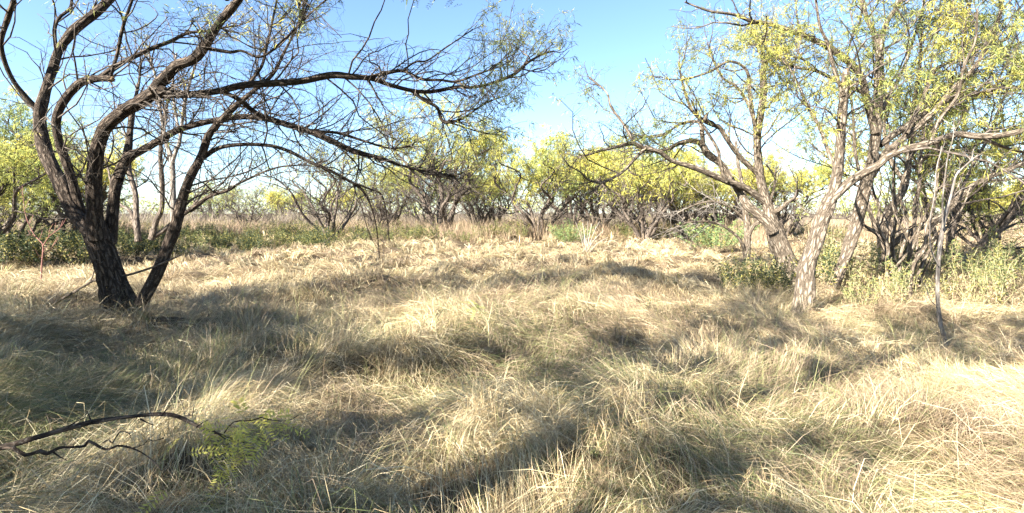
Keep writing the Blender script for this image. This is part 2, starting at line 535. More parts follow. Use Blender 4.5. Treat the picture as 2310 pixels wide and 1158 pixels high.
r = rs(5)
g = Geo()
counts = [grass_sheet(g, r, 1700, wedge(1.2, 4.4), 45, (0.27, 0.75), (0.0013, 0.0029), 4, 0.145),
          grass_sheet(g, r, 2100, wedge(4.0, 8.0), 42, (0.3, 0.8), (0.0023, 0.0044), 3, 0.115),
          grass_sheet(g, r, 2300, wedge(7.6, 13.5), 42, (0.3, 0.8), (0.0036, 0.0065), 2, 0.12),
          grass_sheet(g, r, 2600, wedge(13, 22), 32, (0.32, 0.8), (0.0065, 0.0115), 2, 0.13),
          grass_sheet(g, r, 1300, wedge(21, 32, 3), 20, (0.35, 0.85), (0.012, 0.022), 2, 0.18),
          grass_sheet(g, r, 800, around, 14, (0.3, 0.75), (0.010, 0.016), 2, 0.16)]
link("dry_grass", g.mesh("dry_grass", [GRASS], {"tint": "FLOAT_COLOR"}), kind="stuff",
     label="long dry straw-coloured grass lying in swirls over the clearing", category="grass")
print("blades", counts)

# finer bunches of other grasses between the blades: grey thatch, green shoots, thin seed stalks
GRASS_TUFT = GRASS.copy(); GRASS_TUFT.name = "bunch_grass_blade"
for nd in GRASS_TUFT.node_tree.nodes:
    if nd.type == 'ATTRIBUTE' and nd.attribute_name == "tint":
        nd.attribute_type = 'INSTANCER'
BUNCH = [tuft(11 + k, 60, True, 0.5, (0.16, 0.5), (0.0014, 0.003), (35, 75), (-40, 0), 0.07, 4) for k in range(4)]
BUNCH += [tuft(31 + k, 46, False, 0, (0.14, 0.42), (0.0014, 0.003), (50, 86), (-30, 40), 0.05, 4) for k in range(3)]
BUNCH += [tuft(51 + k, 7, True, 1.0, (0.35, 0.65), (0.0014, 0.0024), (48, 80), (-25, 35), 0.12) for k in range(2)]
for o in BUNCH:
    o.data.materials[0] = GRASS_TUFT
r = rs(8)
x1, y1 = wedge(1.2, 4.6)(r, 950); x2, y2 = wedge(4.4, 9.5)(r, 1900)
x, y = np.concatenate([x1, x2]), np.concatenate([y1, y2]); n = len(x)
u = r.uniform(0, 1, n)
bi_ = np.where(u < 0.55, r.randint(0, 4, n), np.where(u < 0.82, 4 + r.randint(0, 3, n), 7 + r.randint(0, 2, n)))
fl = flow_angle(x, y) + r.normal(0, 0.5, n)
sc_ = r.uniform(0.7, 1.25, n) * (1 + 0.25 * (y > 4.5))
gn, ge, vv = patches(x, y)
gsel = r.uniform(0, 1, n)
gn = np.where(gsel < 0.30, r.uniform(0.4, 0.95, n) * np.clip(1.2 - y / 14, 0.3, 1), gn); ge = np.where(gsel > 0.55, r.uniform(0.6, 1.0, n), ge)
instancer("bunch_grass", np.stack([x, y, ground_z(x, y) + 0.02], -1), np.stack([r.normal(0, 0.12, n), r.normal(0, 0.12, n), fl], -1), np.stack([sc_ * (1 + 0.3 * (bi_ < 4)), sc_, sc_], -1), bi_,
          np.stack([gn, ge, np.clip(vv + r.normal(0, 0.2, n), 0, 1), np.ones(n)], -1), BUNCH, kind="stuff",
          label="short grey thatch and green shoots mixed into the near grass", category="grass")


# ------------------------------------------------------------------ wood: thick limbs, batches of twigs, leaves
def smooth_path(P, step):
    """Catmull-Rom through the rows of P (any columns, xyz first)"""
    P = np.asarray(P, float)
    Q = np.vstack([2 * P[0] - P[1], P, 2 * P[-1] - P[-2]])
    out = []
    for k in range(1, len(Q) - 2):
        d = np.linalg.norm(Q[k + 1, :3] - Q[k, :3])
        m = max(2, int(round(d / step)))
        t = np.linspace(0, 1, m, endpoint=False)[:, None]
        a, b, c, e_ = Q[k - 1], Q[k], Q[k + 1], Q[k + 2]
        out.append(0.5 * (2 * b + (c - a) * t + (2 * a - 5 * b + 4 * c - e_) * t ** 2 + (3 * b - a - 3 * c + e_) * t ** 3))
    out.append(P[-1:])
    return np.vstack(out)


def limb_geo(g, path, rough=0.13, seed=0, blunt=False, flare=0.0, max_sides=30, coarse=1.0):
    """one limb with furrowed bark: path rows are x, y, z, radius"""
    rmax = path[:, 3].max()
    step = float(np.clip(rmax * 0.35, 0.02, 0.07)) * coarse
    P = smooth_path(path, step * 1.5)
    R = np.maximum(P[:, 3], 0.002); P = P[:, :3]
    r_ = rs(seed + 7)
    K = len(P); S = int(np.clip(rmax * 260 / coarse, 6, max_sides))
    T = norm(np.gradient(P, axis=0))
    nrm = np.zeros_like(P)
    v = np.cross(T[0], [0.3, 1, 0.1]); nrm[0] = v / np.linalg.norm(v)
    for k in range(1, K):
        v = nrm[k - 1] - T[k] * np.dot(nrm[k - 1], T[k]); nrm[k] = v / np.linalg.norm(v)
    bi = np.cross(T, nrm)
    s = np.concatenate([[0], np.cumsum(np.linalg.norm(np.diff(P, axis=0), axis=1))])
    a = np.linspace(0, 2 * math.pi, S, endpoint=False)
    ca, sa = np.cos(a), np.sin(a)
    # furrows: noise on a cylinder, stretched along the limb
    cu = (a / (2 * math.pi))[None, :]
    per = max(5, int(round(2 * math.pi * rmax / 0.035)))

    def ring(freq, sv, sd):
        X = cu * freq + 0 * s[:, None]
        Y = s[:, None] * sv + 0 * cu
        i0 = np.floor(X); f = X - i0; f = f * f * (3 - 2 * f)
        j0 = np.floor(Y); h = Y - j0; h = h * h * (3 - 2 * h)
        q = lambda i_, j_: hash2(np.mod(i_, freq), j_, sd)
        return (q(i0, j0) * (1 - f) + q(i0 + 1, j0) * f) * (1 - h) + (q(i0, j0 + 1) * (1 - f) + q(i0 + 1, j0 + 1) * f) * h
    d = (ring(per, 5.5, seed) - 0.5) * 0.9 + (ring(max(3, per // 3), 2.2, seed + 5) - 0.5) * 0.9 + (ring(per * 2, 14, seed + 9) - 0.5) * 0.5
    lump = (ring(3, 1.3, seed + 3) - 0.5) * 0.22
    amp = rough * np.clip(R / 0.06, 0.25, 1)[:, None]
    rr = R[:, None] * (1 + lump + d * amp)
    if flare:
        rr = rr * (1 + flare * np.exp(-s / (rmax * 1.1))[:, None] * (1 + 0.5 * np.cos(a * 5 + seed)[None, :]))
    V = P[:, None, :] + rr[:, :, None] * (ca[None, :, None] * nrm[:, None, :] + sa[None, :, None] * bi[:, None, :])
    bark = np.stack([R[:, None] * ca[None], R[:, None] * sa[None], np.repeat((s + seed * 3.7)[:, None], S, 1)], -1)
    i, j = np.meshgrid(np.arange(K - 1), np.arange(S), indexing="ij")
    Q = np.stack([i * S + j, i * S + (j + 1) % S, (i + 1) * S + (j + 1) % S, (i + 1) * S + j], -1).reshape(-1, 4)
    tip = P[-1] + T[-1] * R[-1] * (0.25 if blunt else 1.0)
    VV = np.vstack([V.reshape(-1, 3), tip])
    jj = np.arange(S)
    C = np.stack([np.full(S, K * S), (K - 1) * S + jj, (K - 1) * S + (jj + 1) % S], -1)
    g.add(VV, [Q, C], bark=np.vstack([bark.reshape(-1, 3), bark[-1].mean(0)]))


def tubes(g, P, R, sides=3, seed=0):
    """a batch of N thin twigs with K points each"""
    n, K, _ = P.shape
    if n == 0:
        return
    T = norm(np.gradient(P, axis=1))
    ref = norm(np.cross(T.mean(1), rs(seed).normal(0, 1, (n, 3))))
    a1 = norm(np.cross(T, ref[:, None, :])); a2 = np.cross(T, a1)
    an = np.linspace(0, 2 * math.pi, sides, endpoint=False)
    V = P[:, :, None, :] + R[:, :, None, None] * (np.cos(an)[None, None, :, None] * a1[:, :, None, :] + np.sin(an)[None, None, :, None] * a2[:, :, None, :])
    s = np.concatenate([np.zeros((n, 1)), np.cumsum(np.linalg.norm(np.diff(P, axis=1), axis=2), axis=1)], 1)
    s = s + (np.arange(n) * 0.37)[:, None]
    bark = np.stack([R[:, :, None] * np.cos(an), R[:, :, None] * np.sin(an), np.repeat(s[:, :, None], sides, 2)], -1)
    base = (np.arange(n) * K * sides)[:, None, None]
    i, j = np.meshgrid(np.arange(K - 1), np.arange(sides), indexing="ij")
    q = np.stack([i * sides + j, i * sides + (j + 1) % sides, (i + 1) * sides + (j + 1) % sides, (i + 1) * sides + j], -1).reshape(-1, 4)
    Q = (base + q[None]).reshape(-1, 4)
    g.add(V.reshape(-1, 3), [Q], bark=bark.reshape(-1, 3))


def resample(path, K):
    d = np.concatenate([[0], np.cumsum(np.linalg.norm(np.diff(path[:, :3], axis=0), axis=1))])
    t = np.linspace(0, d[-1], K)
    return np.stack([np.interp(t, d, path[:, c]) for c in range(path.shape[1])], -1)


def spawn(P, R, per_m, length, angle, rratio, rmax, rng, K=5, kink=0.35, trop=(0, 0, 0.1), start=0.15, tip_r=0.35, len_by_r=None, keep=None):
    """side shoots along every parent path, all at once"""
    n, K0, _ = P.shape
    if n == 0:
        return np.zeros((0, K, 3)), np.zeros((0, K))
    L = np.linalg.norm(np.diff(P, axis=1), axis=2).sum(1)
    cnt = rng.poisson(np.maximum(L * per_m * (1 - start), 0.01))
    par = np.repeat(np.arange(n), cnt)
    m = len(par)
    t = rng.uniform(start, 1.0, m) * (K0 - 1)
    k = np.minimum(t.astype(int), K0 - 2); f = (t - k)[:, None]
    B = P[par, k] * (1 - f) + P[par, k + 1] * f
    rb = R[par, k] * (1 - f[:, 0]) + R[par, k + 1] * f[:, 0]
    T = norm(P[par, k + 1] - P[par, k])
    perp = norm(np.cross(T, rng.normal(0, 1, (m, 3))))
    an = np.radians(rng.uniform(angle[0], angle[1], m))[:, None]
    D = norm(T * np.cos(an) + perp * np.sin(an) + np.array(trop) * 0.8)
    ln = rng.uniform(length[0], length[1], m) * (1.15 - 0.55 * (t / (K0 - 1)))
    if len_by_r:
        ln = ln * np.clip(rb / len_by_r, 0.45, 1.3)
    r0 = np.minimum(rb * rratio, rmax) * rng.uniform(0.7, 1.0, m)
    C = np.zeros((m, K, 3)); C[:, 0] = B
    for q in range(1, K):
        D = norm(D + rng.normal(0, kink, (m, 3)) + np.array(trop))
        C[:, q] = C[:, q - 1] + D * (ln / (K - 1))[:, None]
    RR = r0[:, None] * np.linspace(1, tip_r, K)[None]
    if keep is not None:
        kk = keep(C)
        C, RR = C[kk], RR[kk]
    return C, RR


def leaf_points(P, rng, per_m, start=0.2):
    n, K, _ = P.shape
    if n == 0:
        return np.zeros((0, 3)), np.zeros((0, 3))
    L = np.linalg.norm(np.diff(P, axis=1), axis=2).sum(1)
    cnt = rng.poisson(L * per_m)
    par = np.repeat(np.arange(n), cnt); m = len(par)
    t = rng.uniform(start, 1, m) * (K - 1)
    k = np.minimum(t.astype(int), K - 2); f = (t - k)[:, None]
    return P[par, k] * (1 - f) + P[par, k + 1] * f, norm(P[par, k + 1] - P[par, k])


GREENS = np.array([(0.10, 0.14, 0.055), (0.19, 0.24, 0.088), (0.31, 0.355, 0.12), (0.45, 0.465, 0.14), (0.60, 0.54, 0.13)])


def tone_from(v):
    v = np.clip(v, 0, 0.999) * (len(GREENS) - 1)
    k = v.astype(int); f = (v - k)[:, None]
    return GREENS[k] * (1 - f) + GREENS[k + 1] * f


def feather_leaves(g, B, D, rng, pinna=(0.06, 0.12), width=(0.008, 0.014), count=3, droop=0.55, tone=0.4, tone_var=0.22, patch=1.2):
    """each leaf is a few narrow drooping pinnae"""
    m = len(B)
    if m == 0:
        return
    B = np.repeat(B, count, 0); D = np.repeat(D, count, 0)
    d = norm(D * 0.5 + rng.normal(0, 0.6, (len(B), 3)) + np.array([0, 0, -droop]))
    ln = rng.uniform(*pinna, len(B))[:, None]; wd = rng.uniform(*width, len(B))[:, None]
    side = norm(np.cross(d, rng.normal(0, 1, (len(B), 3))))
    nr_ = np.cross(d, side)
    o = B + rng.normal(0, 0.012, B.shape)
    mid = o + d * ln * 0.45 + nr_ * ln * 0.06
    tip = o + d * ln - np.array([0, 0, 1.0]) * ln * 0.12
    V = np.stack([o, mid + side * wd * 0.5, tip, mid - side * wd * 0.5], 1).reshape(-1, 3)
    q = np.arange(len(B))[:, None] * 4
    pn = fbm(B[:, 0] / patch + B[:, 2] * 0.6, B[:, 1] / patch + B[:, 2] / patch, 7, 2)
    col = tone_from(tone + (pn - 0.5) * 1.3 + rng.normal(0, tone_var, len(B)))
    col = np.repeat(np.hstack([col, np.ones((len(B), 1))]), 4, 0)
    g.add(V, [q + np.array([[0, 1, 2]]), q + np.array([[0, 2, 3]])], tone=col)


def traced(spec, y0, y1, rng=None, wob=0.0):
    """limb seen through pixels (x, y, half width), running from y0 to y1 metres ahead; returns x, y, z, radius rows"""
    a = np.array(spec, float)
    s = np.concatenate([[0], np.cumsum(np.hypot(np.diff(a[:, 0]), np.diff(a[:, 1])))]); s = s / s[-1]
    Y = y0 + (y1 - y0) * s
    if rng is not None and wob:
        Y = Y + np.interp(s, np.linspace(0, 1, 7), rng.normal(0, wob, 7)) * np.minimum(1, s * 3)
    return np.stack([(a[:, 0] - CX) / F * Y, Y, CAMH - (a[:, 1] - HZ) / F * Y, a[:, 2] / F * Y], -1)


def slim(p, k=0.88):
    p = np.array(p, float); p[:, 3] *= k
    return p


def build_tree(label, group, base, trunk_paths, limb_paths, bark, twig_bark, seed, lv1, lv2, lv3, leaf=None, leaf_filter=None,
               keep=None, trunk_flare=0.06, name="mesquite_tree", blunt=(), link_it=True, twig_sides=3, twig_from=None, coarse=1.0):
    """a tree: trunk, each main limb, the twigs and the feathery foliage; paths are in world metres"""
    rng = rs(seed)
    base = np.asarray(base, float)
    root = thing(name, label, "tree", tuple(base), group)
    off = np.append(base, 0)
    for q, p in enumerate(trunk_paths):
        g = Geo(); limb_geo(g, slim(p - off), 0.30, seed + q, flare=trunk_flare, max_sides=44)
        link("trunk", g.mesh("trunk", [bark], smooth=True), root)
    for q, p in enumerate(limb_paths):
        g = Geo(); limb_geo(g, slim(p - off), 0.19, seed + 20 + q, blunt=(q in blunt), coarse=coarse)
        lo_ = link("limb", g.mesh("limb", [bark], smooth=True), root)
        if q in blunt:
            # splintered wood where the limb has snapped off
            e_, d_, r_ = p[-1, :3] - base, norm(p[-1, :3] - p[-2, :3]), p[-1, 3] * 0.88
            u_ = norm(np.cross(d_, [0.2, 1.0, 0.1])); v_ = np.cross(d_, u_)
            m_ = 14; an_ = np.linspace(0, 2 * math.pi, m_, endpoint=False)
            ring_ = np.cos(an_)[:, None] * u_ + np.sin(an_)[:, None] * v_
            V_ = np.vstack([e_ - d_ * 0.02 + ring_ * r_ * 0.9, e_ + ring_ * r_ * 0.72 + d_ * rng.uniform(0.0, 1.4, (m_, 1)) * r_, e_ + ring_ * r_ * 0.3 + d_ * rng.uniform(0.2, 1.0, (m_, 1)) * r_, [e_ + d_ * 0.1 * r_]])
            k_ = np.arange(m_); kn = (k_ + 1) % m_
            F_ = [np.stack([k_, kn, m_ + kn, m_ + k_], -1), np.stack([m_ + k_, m_ + kn, 2 * m_ + kn, 2 * m_ + k_], -1)]
            link("broken_end", new_mesh("broken_end", V_, F_ + [np.stack([2 * m_ + k_, 2 * m_ + kn, np.full(m_, 3 * m_)], -1)], [WOOD_BREAK]), lo_, label="splintered pale end of the snapped limb")
    src = [resample(p - off, 20) for p in (twig_from if twig_from is not None else limb_paths)]
    P0 = np.stack([p[:, :3] for p in src]); R0 = np.stack([p[:, 3] for p in src])
    kp = (lambda C: keep(C + base)) if keep else None
    A, RA = spawn(P0, R0, rng=rng, keep=kp, **lv1)
    A2, RA2 = spawn(P0, R0, rng=rng, keep=kp, **dict(lv1, per_m=lv1["per_m"] * 2.2, angle=(8, 45), start=0.84, rratio=0.75))
    A, RA = np.concatenate([A, A2]), np.concatenate([RA, RA2])
    B, RB_ = spawn(A, RA, rng=rng, keep=kp, **lv2)
    C, RC_ = spawn(np.concatenate([B]), RB_, rng=rng, keep=kp, **lv3)
    g = Geo()
    tubes(g, A, RA, 5 if coarse == 1 else 4, seed); tubes(g, B, RB_, 4 if coarse == 1 else 3, seed + 1); tubes(g, C, RC_, twig_sides, seed + 2)
    link("twigs", g.mesh("twigs", [twig_bark], smooth=True), root, kind="stuff")
    if leaf:
        lf = dict(leaf)
        pm = lf.pop("per_m")
        p1, d1 = leaf_points(C, rng, pm); p2, d2 = leaf_points(B, rng, pm * 0.5)
        LP = np.concatenate([p1, p2]); LD = np.concatenate([d1, d2])
        if leaf_filter is not None:
            kk = leaf_filter(LP + base, rng)
            LP, LD = LP[kk], LD[kk]
        g = Geo(); feather_leaves(g, LP, LD, rng, **lf)
        if g.n:
            link("foliage", g.mesh("foliage", [LEAF], {"tone": "FLOAT_COLOR"}), root, kind="stuff")
    return root


def pixel(C):
    """where points of the place are seen in the photograph"""
    Y = np.maximum(C[..., 1], 0.1)
    return C[..., 0] / Y * F + CX, HZ - (C[..., 2] - CAMH) / Y * F


# ---- the dark tree on the left
rl = rs(77)
T = []
trunk_l = [traced([(272, 712, 44), (270, 690, 42), (262, 655, 36), (243, 595, 31), (228, 550, 31), (214, 520, 30), (205, 490, 22)], 7.5, 7.5)]
Ll = []
Ll.append(traced([(212, 530, 24), (188, 505, 22), (162, 474, 20), (138, 416, 20), (110, 362, 19), (98, 325, 18), (91, 285, 16), (92, 249, 15), (103, 205, 13), (121, 149, 13), (134, 112, 12), (168, 68, 13), (218, 28, 12), (255, -8, 11), (310, -60, 9), (370, -140, 6)], 7.45, 8.4))
Ll.append(traced([(90, 262, 9), (80, 245, 9), (37, 193, 7), (12, 143, 7), (3, 93, 7), (19, 37, 8), (31, 0, 7), (36, -60, 6)], 7.95, 7.2))
Ll.append(traced([(128, 120, 6), (124, 90, 5), (124, 62, 5), (134, 40, 5), (158, 19, 5), (163, -5, 4), (175, -50, 3)], 8.15, 8.5))
Ll.append(traced([(200, 520, 16), (180, 470, 14), (164, 410, 13), (146, 355, 12.5), (134, 325, 12), (127, 273, 12), (143, 230, 12), (180, 188, 12), (218, 178, 11), (252, 179, 10)], 7.65, 7.3))
Ll.append(traced([(222, 177, 8), (245, 160, 7), (267, 146, 7), (336, 112, 6.5), (385, 93, 6), (423, 75, 5), (466, 70, 4), (530, 58, 3)], 7.4, 8.1))
Ll.append(traced([(250, 175, 5), (254, 155, 5), (264, 124, 5), (277, 62, 5), (298, 0, 4), (310, -50, 3)], 7.3, 7.0))
Ll.append(traced([(222, 540, 26), (215, 500, 24), (213, 468, 22), (210, 416, 21), (215, 365, 20), (222, 325, 19), (238, 286, 19), (273, 255, 19), (311, 233, 18), (348, 210, 18), (372, 204, 14)], 7.4, 6.9))
Ll.append(traced([(340, 214, 15), (350, 200, 16), (367, 180, 16), (398, 149, 16), (435, 134, 15), (460, 106, 14), (491, 56, 12), (522, 19, 12), (545, -10, 11), (580, -60, 9), (600, -130, 6)], 6.95, 6.4))
Ll.append(traced([(350, 214, 13), (385, 212, 12), (435, 213, 11), (497, 205, 10), (547, 193, 11), (622, 188, 11), (684, 183, 10), (746, 170, 11), (797, 174, 10), (838, 178, 8), (880, 192, 7), (931, 205, 6.5), (973, 207, 6), (1030, 197, 6), (1066, 197, 5), (1107, 189, 5), (1159, 168, 5), (1190, 142, 4), (1221, 124, 3), (1250, 115, 2)], 6.95, 7.9, rl, 0.08))
Ll.append(traced([(828, 176, 6), (850, 170, 6), (880, 163, 6), (911, 161, 5), (952, 179, 5), (994, 181, 4), (1030, 184, 4), (1082, 166, 3), (1135, 148, 2)], 7.45, 7.1))
Ll.append(traced([(905, 162, 3.5), (937, 140, 3), (963, 137, 3), (1004, 109, 2.5), (1066, 67, 2)], 7.35, 7.0))
Ll.append(traced([(925, 203, 5), (945, 218, 5), (963, 230, 5), (986, 243, 5), (1001, 275, 5), (1040, 269, 4), (1071, 249, 3), (1110, 225, 2)], 7.55, 7.8))
Ll.append(traced([(999, 272, 3), (1040, 285, 2.5), (1090, 300, 2), (1135, 305, 1.5)], 7.65, 8.2))
Ll.append(traced([(244, 550, 20), (250, 510, 17), (255, 468, 16), (262, 416, 17), (276, 375, 16), (293, 352, 15), (311, 343, 12), (348, 323, 11), (398, 295, 10), (447, 280, 9), (497, 270, 9), (547, 264, 9), (597, 267, 9), (653, 283, 9), (702, 298, 9), (746, 317, 9), (800, 342, 8), (859, 357, 6), (900, 372, 4), (965, 388, 3), (1040, 400, 2)], 7.65, 8.5, rl, 0.06))
Ll.append(traced([(490, 207, 6), (515, 213, 6.5), (540, 226, 7), (570, 250, 7), (602, 268, 7)], 7.15, 7.95))
Ll.append(traced([(268, 405, 12), (282, 365, 12), (290, 330, 11), (295, 273, 9), (300, 240, 6), (312, 195, 4), (318, 140, 3)], 7.75, 8.6))
Ll.append(traced([(316, 695, 20), (328, 668, 18), (352, 623, 17), (376, 565, 15.5), (394, 516, 16), (407, 468, 15), (418, 427, 13), (435, 389, 13), (452, 358, 12), (472, 305, 11), (503, 267, 10), (535, 236, 8), (572, 205, 6), (615, 168, 5), (640, 120, 4), (670, 60, 3), (690, 0, 2.5)], 7.35, 7.9, rl, 0.05))
Ll.append(traced([(412, 485, 6), (430, 473, 6), (472, 444, 6), (516, 429, 5), (547, 410, 4), (622, 379, 3), (690, 372, 2)], 7.5, 7.2))
Ll.append(traced([(448, 365, 8), (468, 350, 7), (497, 333, 7), (547, 326, 6), (609, 329, 6), (653, 342, 5.5), (693, 363, 5), (745, 386, 5), (797, 414, 5), (822, 436, 4), (838, 470, 3), (850, 520, 2), (856, 582, 1.5)], 7.65, 8.3, rl, 0.05))
Ll.append(traced([(790, 411, 4), (830, 425, 3.5), (860, 440, 3), (873, 490, 2), (878, 545, 1.5)], 8.1, 8.4))
Ll.append(traced([(700, 297, 6), (760, 300, 5), (820, 318, 4), (880, 335, 3), (930, 330, 2)], 8.3, 7.9))
Ll.append(traced([(470, 110, 6), (520, 118, 5), (545, 115, 4), (590, 128, 4), (640, 90, 3), (690, 40, 3), (735, 0, 2)], 6.75, 7.2))
Ll.append(traced([(560, 192, 6), (590, 150, 5), (600, 110, 5), (612, 60, 4), (625, 0, 3), (640, -60, 2)], 7.2, 7.6))

# limbs of the same crown above the picture, whose shade falls on the clearing
Ll.append(np.array([(-3.45, 6.45, 4.1, 0.06), (-3.2, 5.7, 4.35, 0.05), (-2.5, 5.1, 4.3, 0.045), (-1.4, 4.9, 4.35, 0.035), (-0.4, 4.8, 4.3, 0.025), (0.5, 4.9, 4.2, 0.012)]))
Ll.append(np.array([(-5.2, 7.9, 4.7, 0.05), (-5.2, 6.6, 4.8, 0.045), (-4.8, 5.4, 4.7, 0.035), (-4.3, 4.5, 4.5, 0.02), (-3.6, 4.0, 4.3, 0.012)]))
Ll.append(np.array([(-3.3, 5.9, 4.3, 0.04), (-2.6, 5.9, 4.9, 0.035), (-1.6, 6.0, 5.2, 0.025), (-0.6, 6.2, 5.3, 0.012)]))


def left_leaf(Pw, rng):
    X, Y_ = pixel(Pw)
    k = rng.uniform(0, 1, len(Pw))
    tip = np.clip((X - 960) / 200, 0, 1)
    top = np.clip((130 - Y_) / 200, 0, 1) + 10 * (Y_ < -40)
    return k < (0.003 + 0.15 * tip * (Y_ < 320) + 0.10 * top)


def keep_left(C):
    X, Y_ = pixel(C[:, -1])
    hang = (X > 700) & (X < 960) & (Y_ > 420) & (hash2(np.round(C[:, -1, 0] * 91), np.round(C[:, -1, 2] * 83), 9) < 0.75)
    crowd = (X < 420) & (Y_ < 230) & (hash2(np.round(C[:, -1, 0] * 97), np.round(C[:, -1, 2] * 89), 3) < 0.4)
    return ~crowd & ~hang & (X < 1310) & (C[:, :, 2].min(1) > 0.7) & ~((Y_ > 470) & (X < 600)) & ~((X > 780) & (X < 1060) & (Y_ < 90) & (Y_ > -25))


build_tree("large dark mesquite leaning from the left with long bare limbs arching over the clearing", None, px(272, 700, 7.5),
           [slim(p, 0.88) for p in trunk_l], [slim(p, 0.83) for p in Ll], BARK_DARK, TWIG_DARK, 101,
           dict(per_m=8.2, length=(0.4, 1.7), angle=(30, 75), rratio=0.45, rmax=0.015, K=8, kink=0.24, trop=(0, 0, 0.03), start=0.25, len_by_r=0.02),
           dict(per_m=7.0, length=(0.25, 0.85), angle=(30, 75), rratio=0.65, rmax=0.009, K=5, kink=0.34, trop=(0, 0, 0.02), start=0.1),
           dict(per_m=8.5, length=(0.08, 0.34), angle=(30, 80), rratio=0.75, rmax=0.005, K=3, kink=0.45, trop=(0, 0, 0.0), start=0.1, tip_r=0.7),
           leaf=dict(per_m=40, count=3, tone=0.56, pinna=(0.05, 0.12), width=(0.005, 0.010)), leaf_filter=left_leaf, keep=keep_left, blunt=(3,))

# ---- the sunlit trees on the right
LV1 = dict(per_m=4.2, length=(0.6, 2.0), angle=(28, 70), rratio=0.5, rmax=0.02, K=7, kink=0.26, trop=(0, 0, 0.08), start=0.3, len_by_r=0.022)
LV2 = dict(per_m=6.5, length=(0.3, 0.95), angle=(28, 70), rratio=0.6, rmax=0.008, K=5, kink=0.3, trop=(0, 0, 0.03), start=0.1)
LV3 = dict(per_m=6.5, length=(0.1, 0.38), angle=(30, 75), rratio=0.75, rmax=0.005, K=3, kink=0.38, trop=(0, 0, -0.02), start=0.1, tip_r=0.6)
RIGHT_LEAF = dict(per_m=26, count=3, tone=0.54, pinna=(0.05, 0.13), width=(0.006, 0.012))


def right_leaf(dens):
    def f(Pw, rng):
        X, Y_ = pixel(Pw)
        clump = fbm(Pw[:, 0] * 1.3 + Pw[:, 1], Pw[:, 2] * 1.3, 15, 2)
        hi = np.clip((440 - Y_) / 220, 0.03, 1)
        return rng.uniform(0, 1, len(Pw)) < 0.62 * dens * hi * np.clip((clump - 0.25) * 2.6, 0.12, 1)
    return f


def keep_right(C):
    X, Y_ = pixel(C[:, -1])
    return (C[:, :, 2].min(1) > 1.0) & ~((Y_ < 130) & (X < 1475 + (130 - Y_) * 0.2)) & (X > 1235)


trunk_a = [traced([(1813, 715, 25), (1813, 690, 23), (1814, 645, 20.5), (1817, 612, 20), (1826, 580, 18.5), (1837, 552, 17), (1848, 511, 16), (1858, 480, 17), (1872, 448, 15)], 7.8, 7.8)]
La = [traced([(1866, 462, 15), (1878, 435, 13), (1888, 400, 11.5), (1895, 332, 11), (1898, 276, 11), (1902, 221, 10.5), (1909, 164, 9)], 7.8, 7.5),
      traced([(1860, 478, 12), (1878, 448, 11.5), (1898, 428, 11), (1929, 403, 11), (1957, 386, 11), (1985, 370, 9.5), (2005, 352, 9), (2047, 335, 9), (2102, 321, 8), (2157, 304, 8), (2213, 309, 8), (2268, 304, 7), (2312, 294, 7), (2380, 275, 6), (2460, 240, 4)], 7.8, 6.9),
      traced([(1903, 215, 5), (1880, 150, 4.5), (1868, 100, 4), (1850, 60, 3.5), (1840, 0, 3), (1830, -60, 2)], 7.5, 7.2),
      traced([(1890, 390, 5), (1868, 340, 4.5), (1850, 290, 4), (1820, 235, 4), (1800, 190, 3), (1775, 140, 2.5)], 7.75, 8.4),
      traced([(2213, 309, 5), (2260, 330, 4), (2320, 345, 3), (2380, 340, 3)], 7.2, 7.6),
      traced([(2100, 321, 4), (2120, 270, 4), (2160, 215, 3.5), (2175, 150, 3), (2200, 90, 2.5), (2205, 20, 2)], 7.4, 6.9)]
build_tree("sunlit tan mesquite with straight thick trunk and broken upright top, right of the clearing", None, px(1813, 700, 7.8), trunk_a, La, BARK_TAN, TWIG_GREY, 201,
           LV1, LV2, LV3, leaf=RIGHT_LEAF, leaf_filter=right_leaf(0.85), keep=keep_right, blunt=(0,))

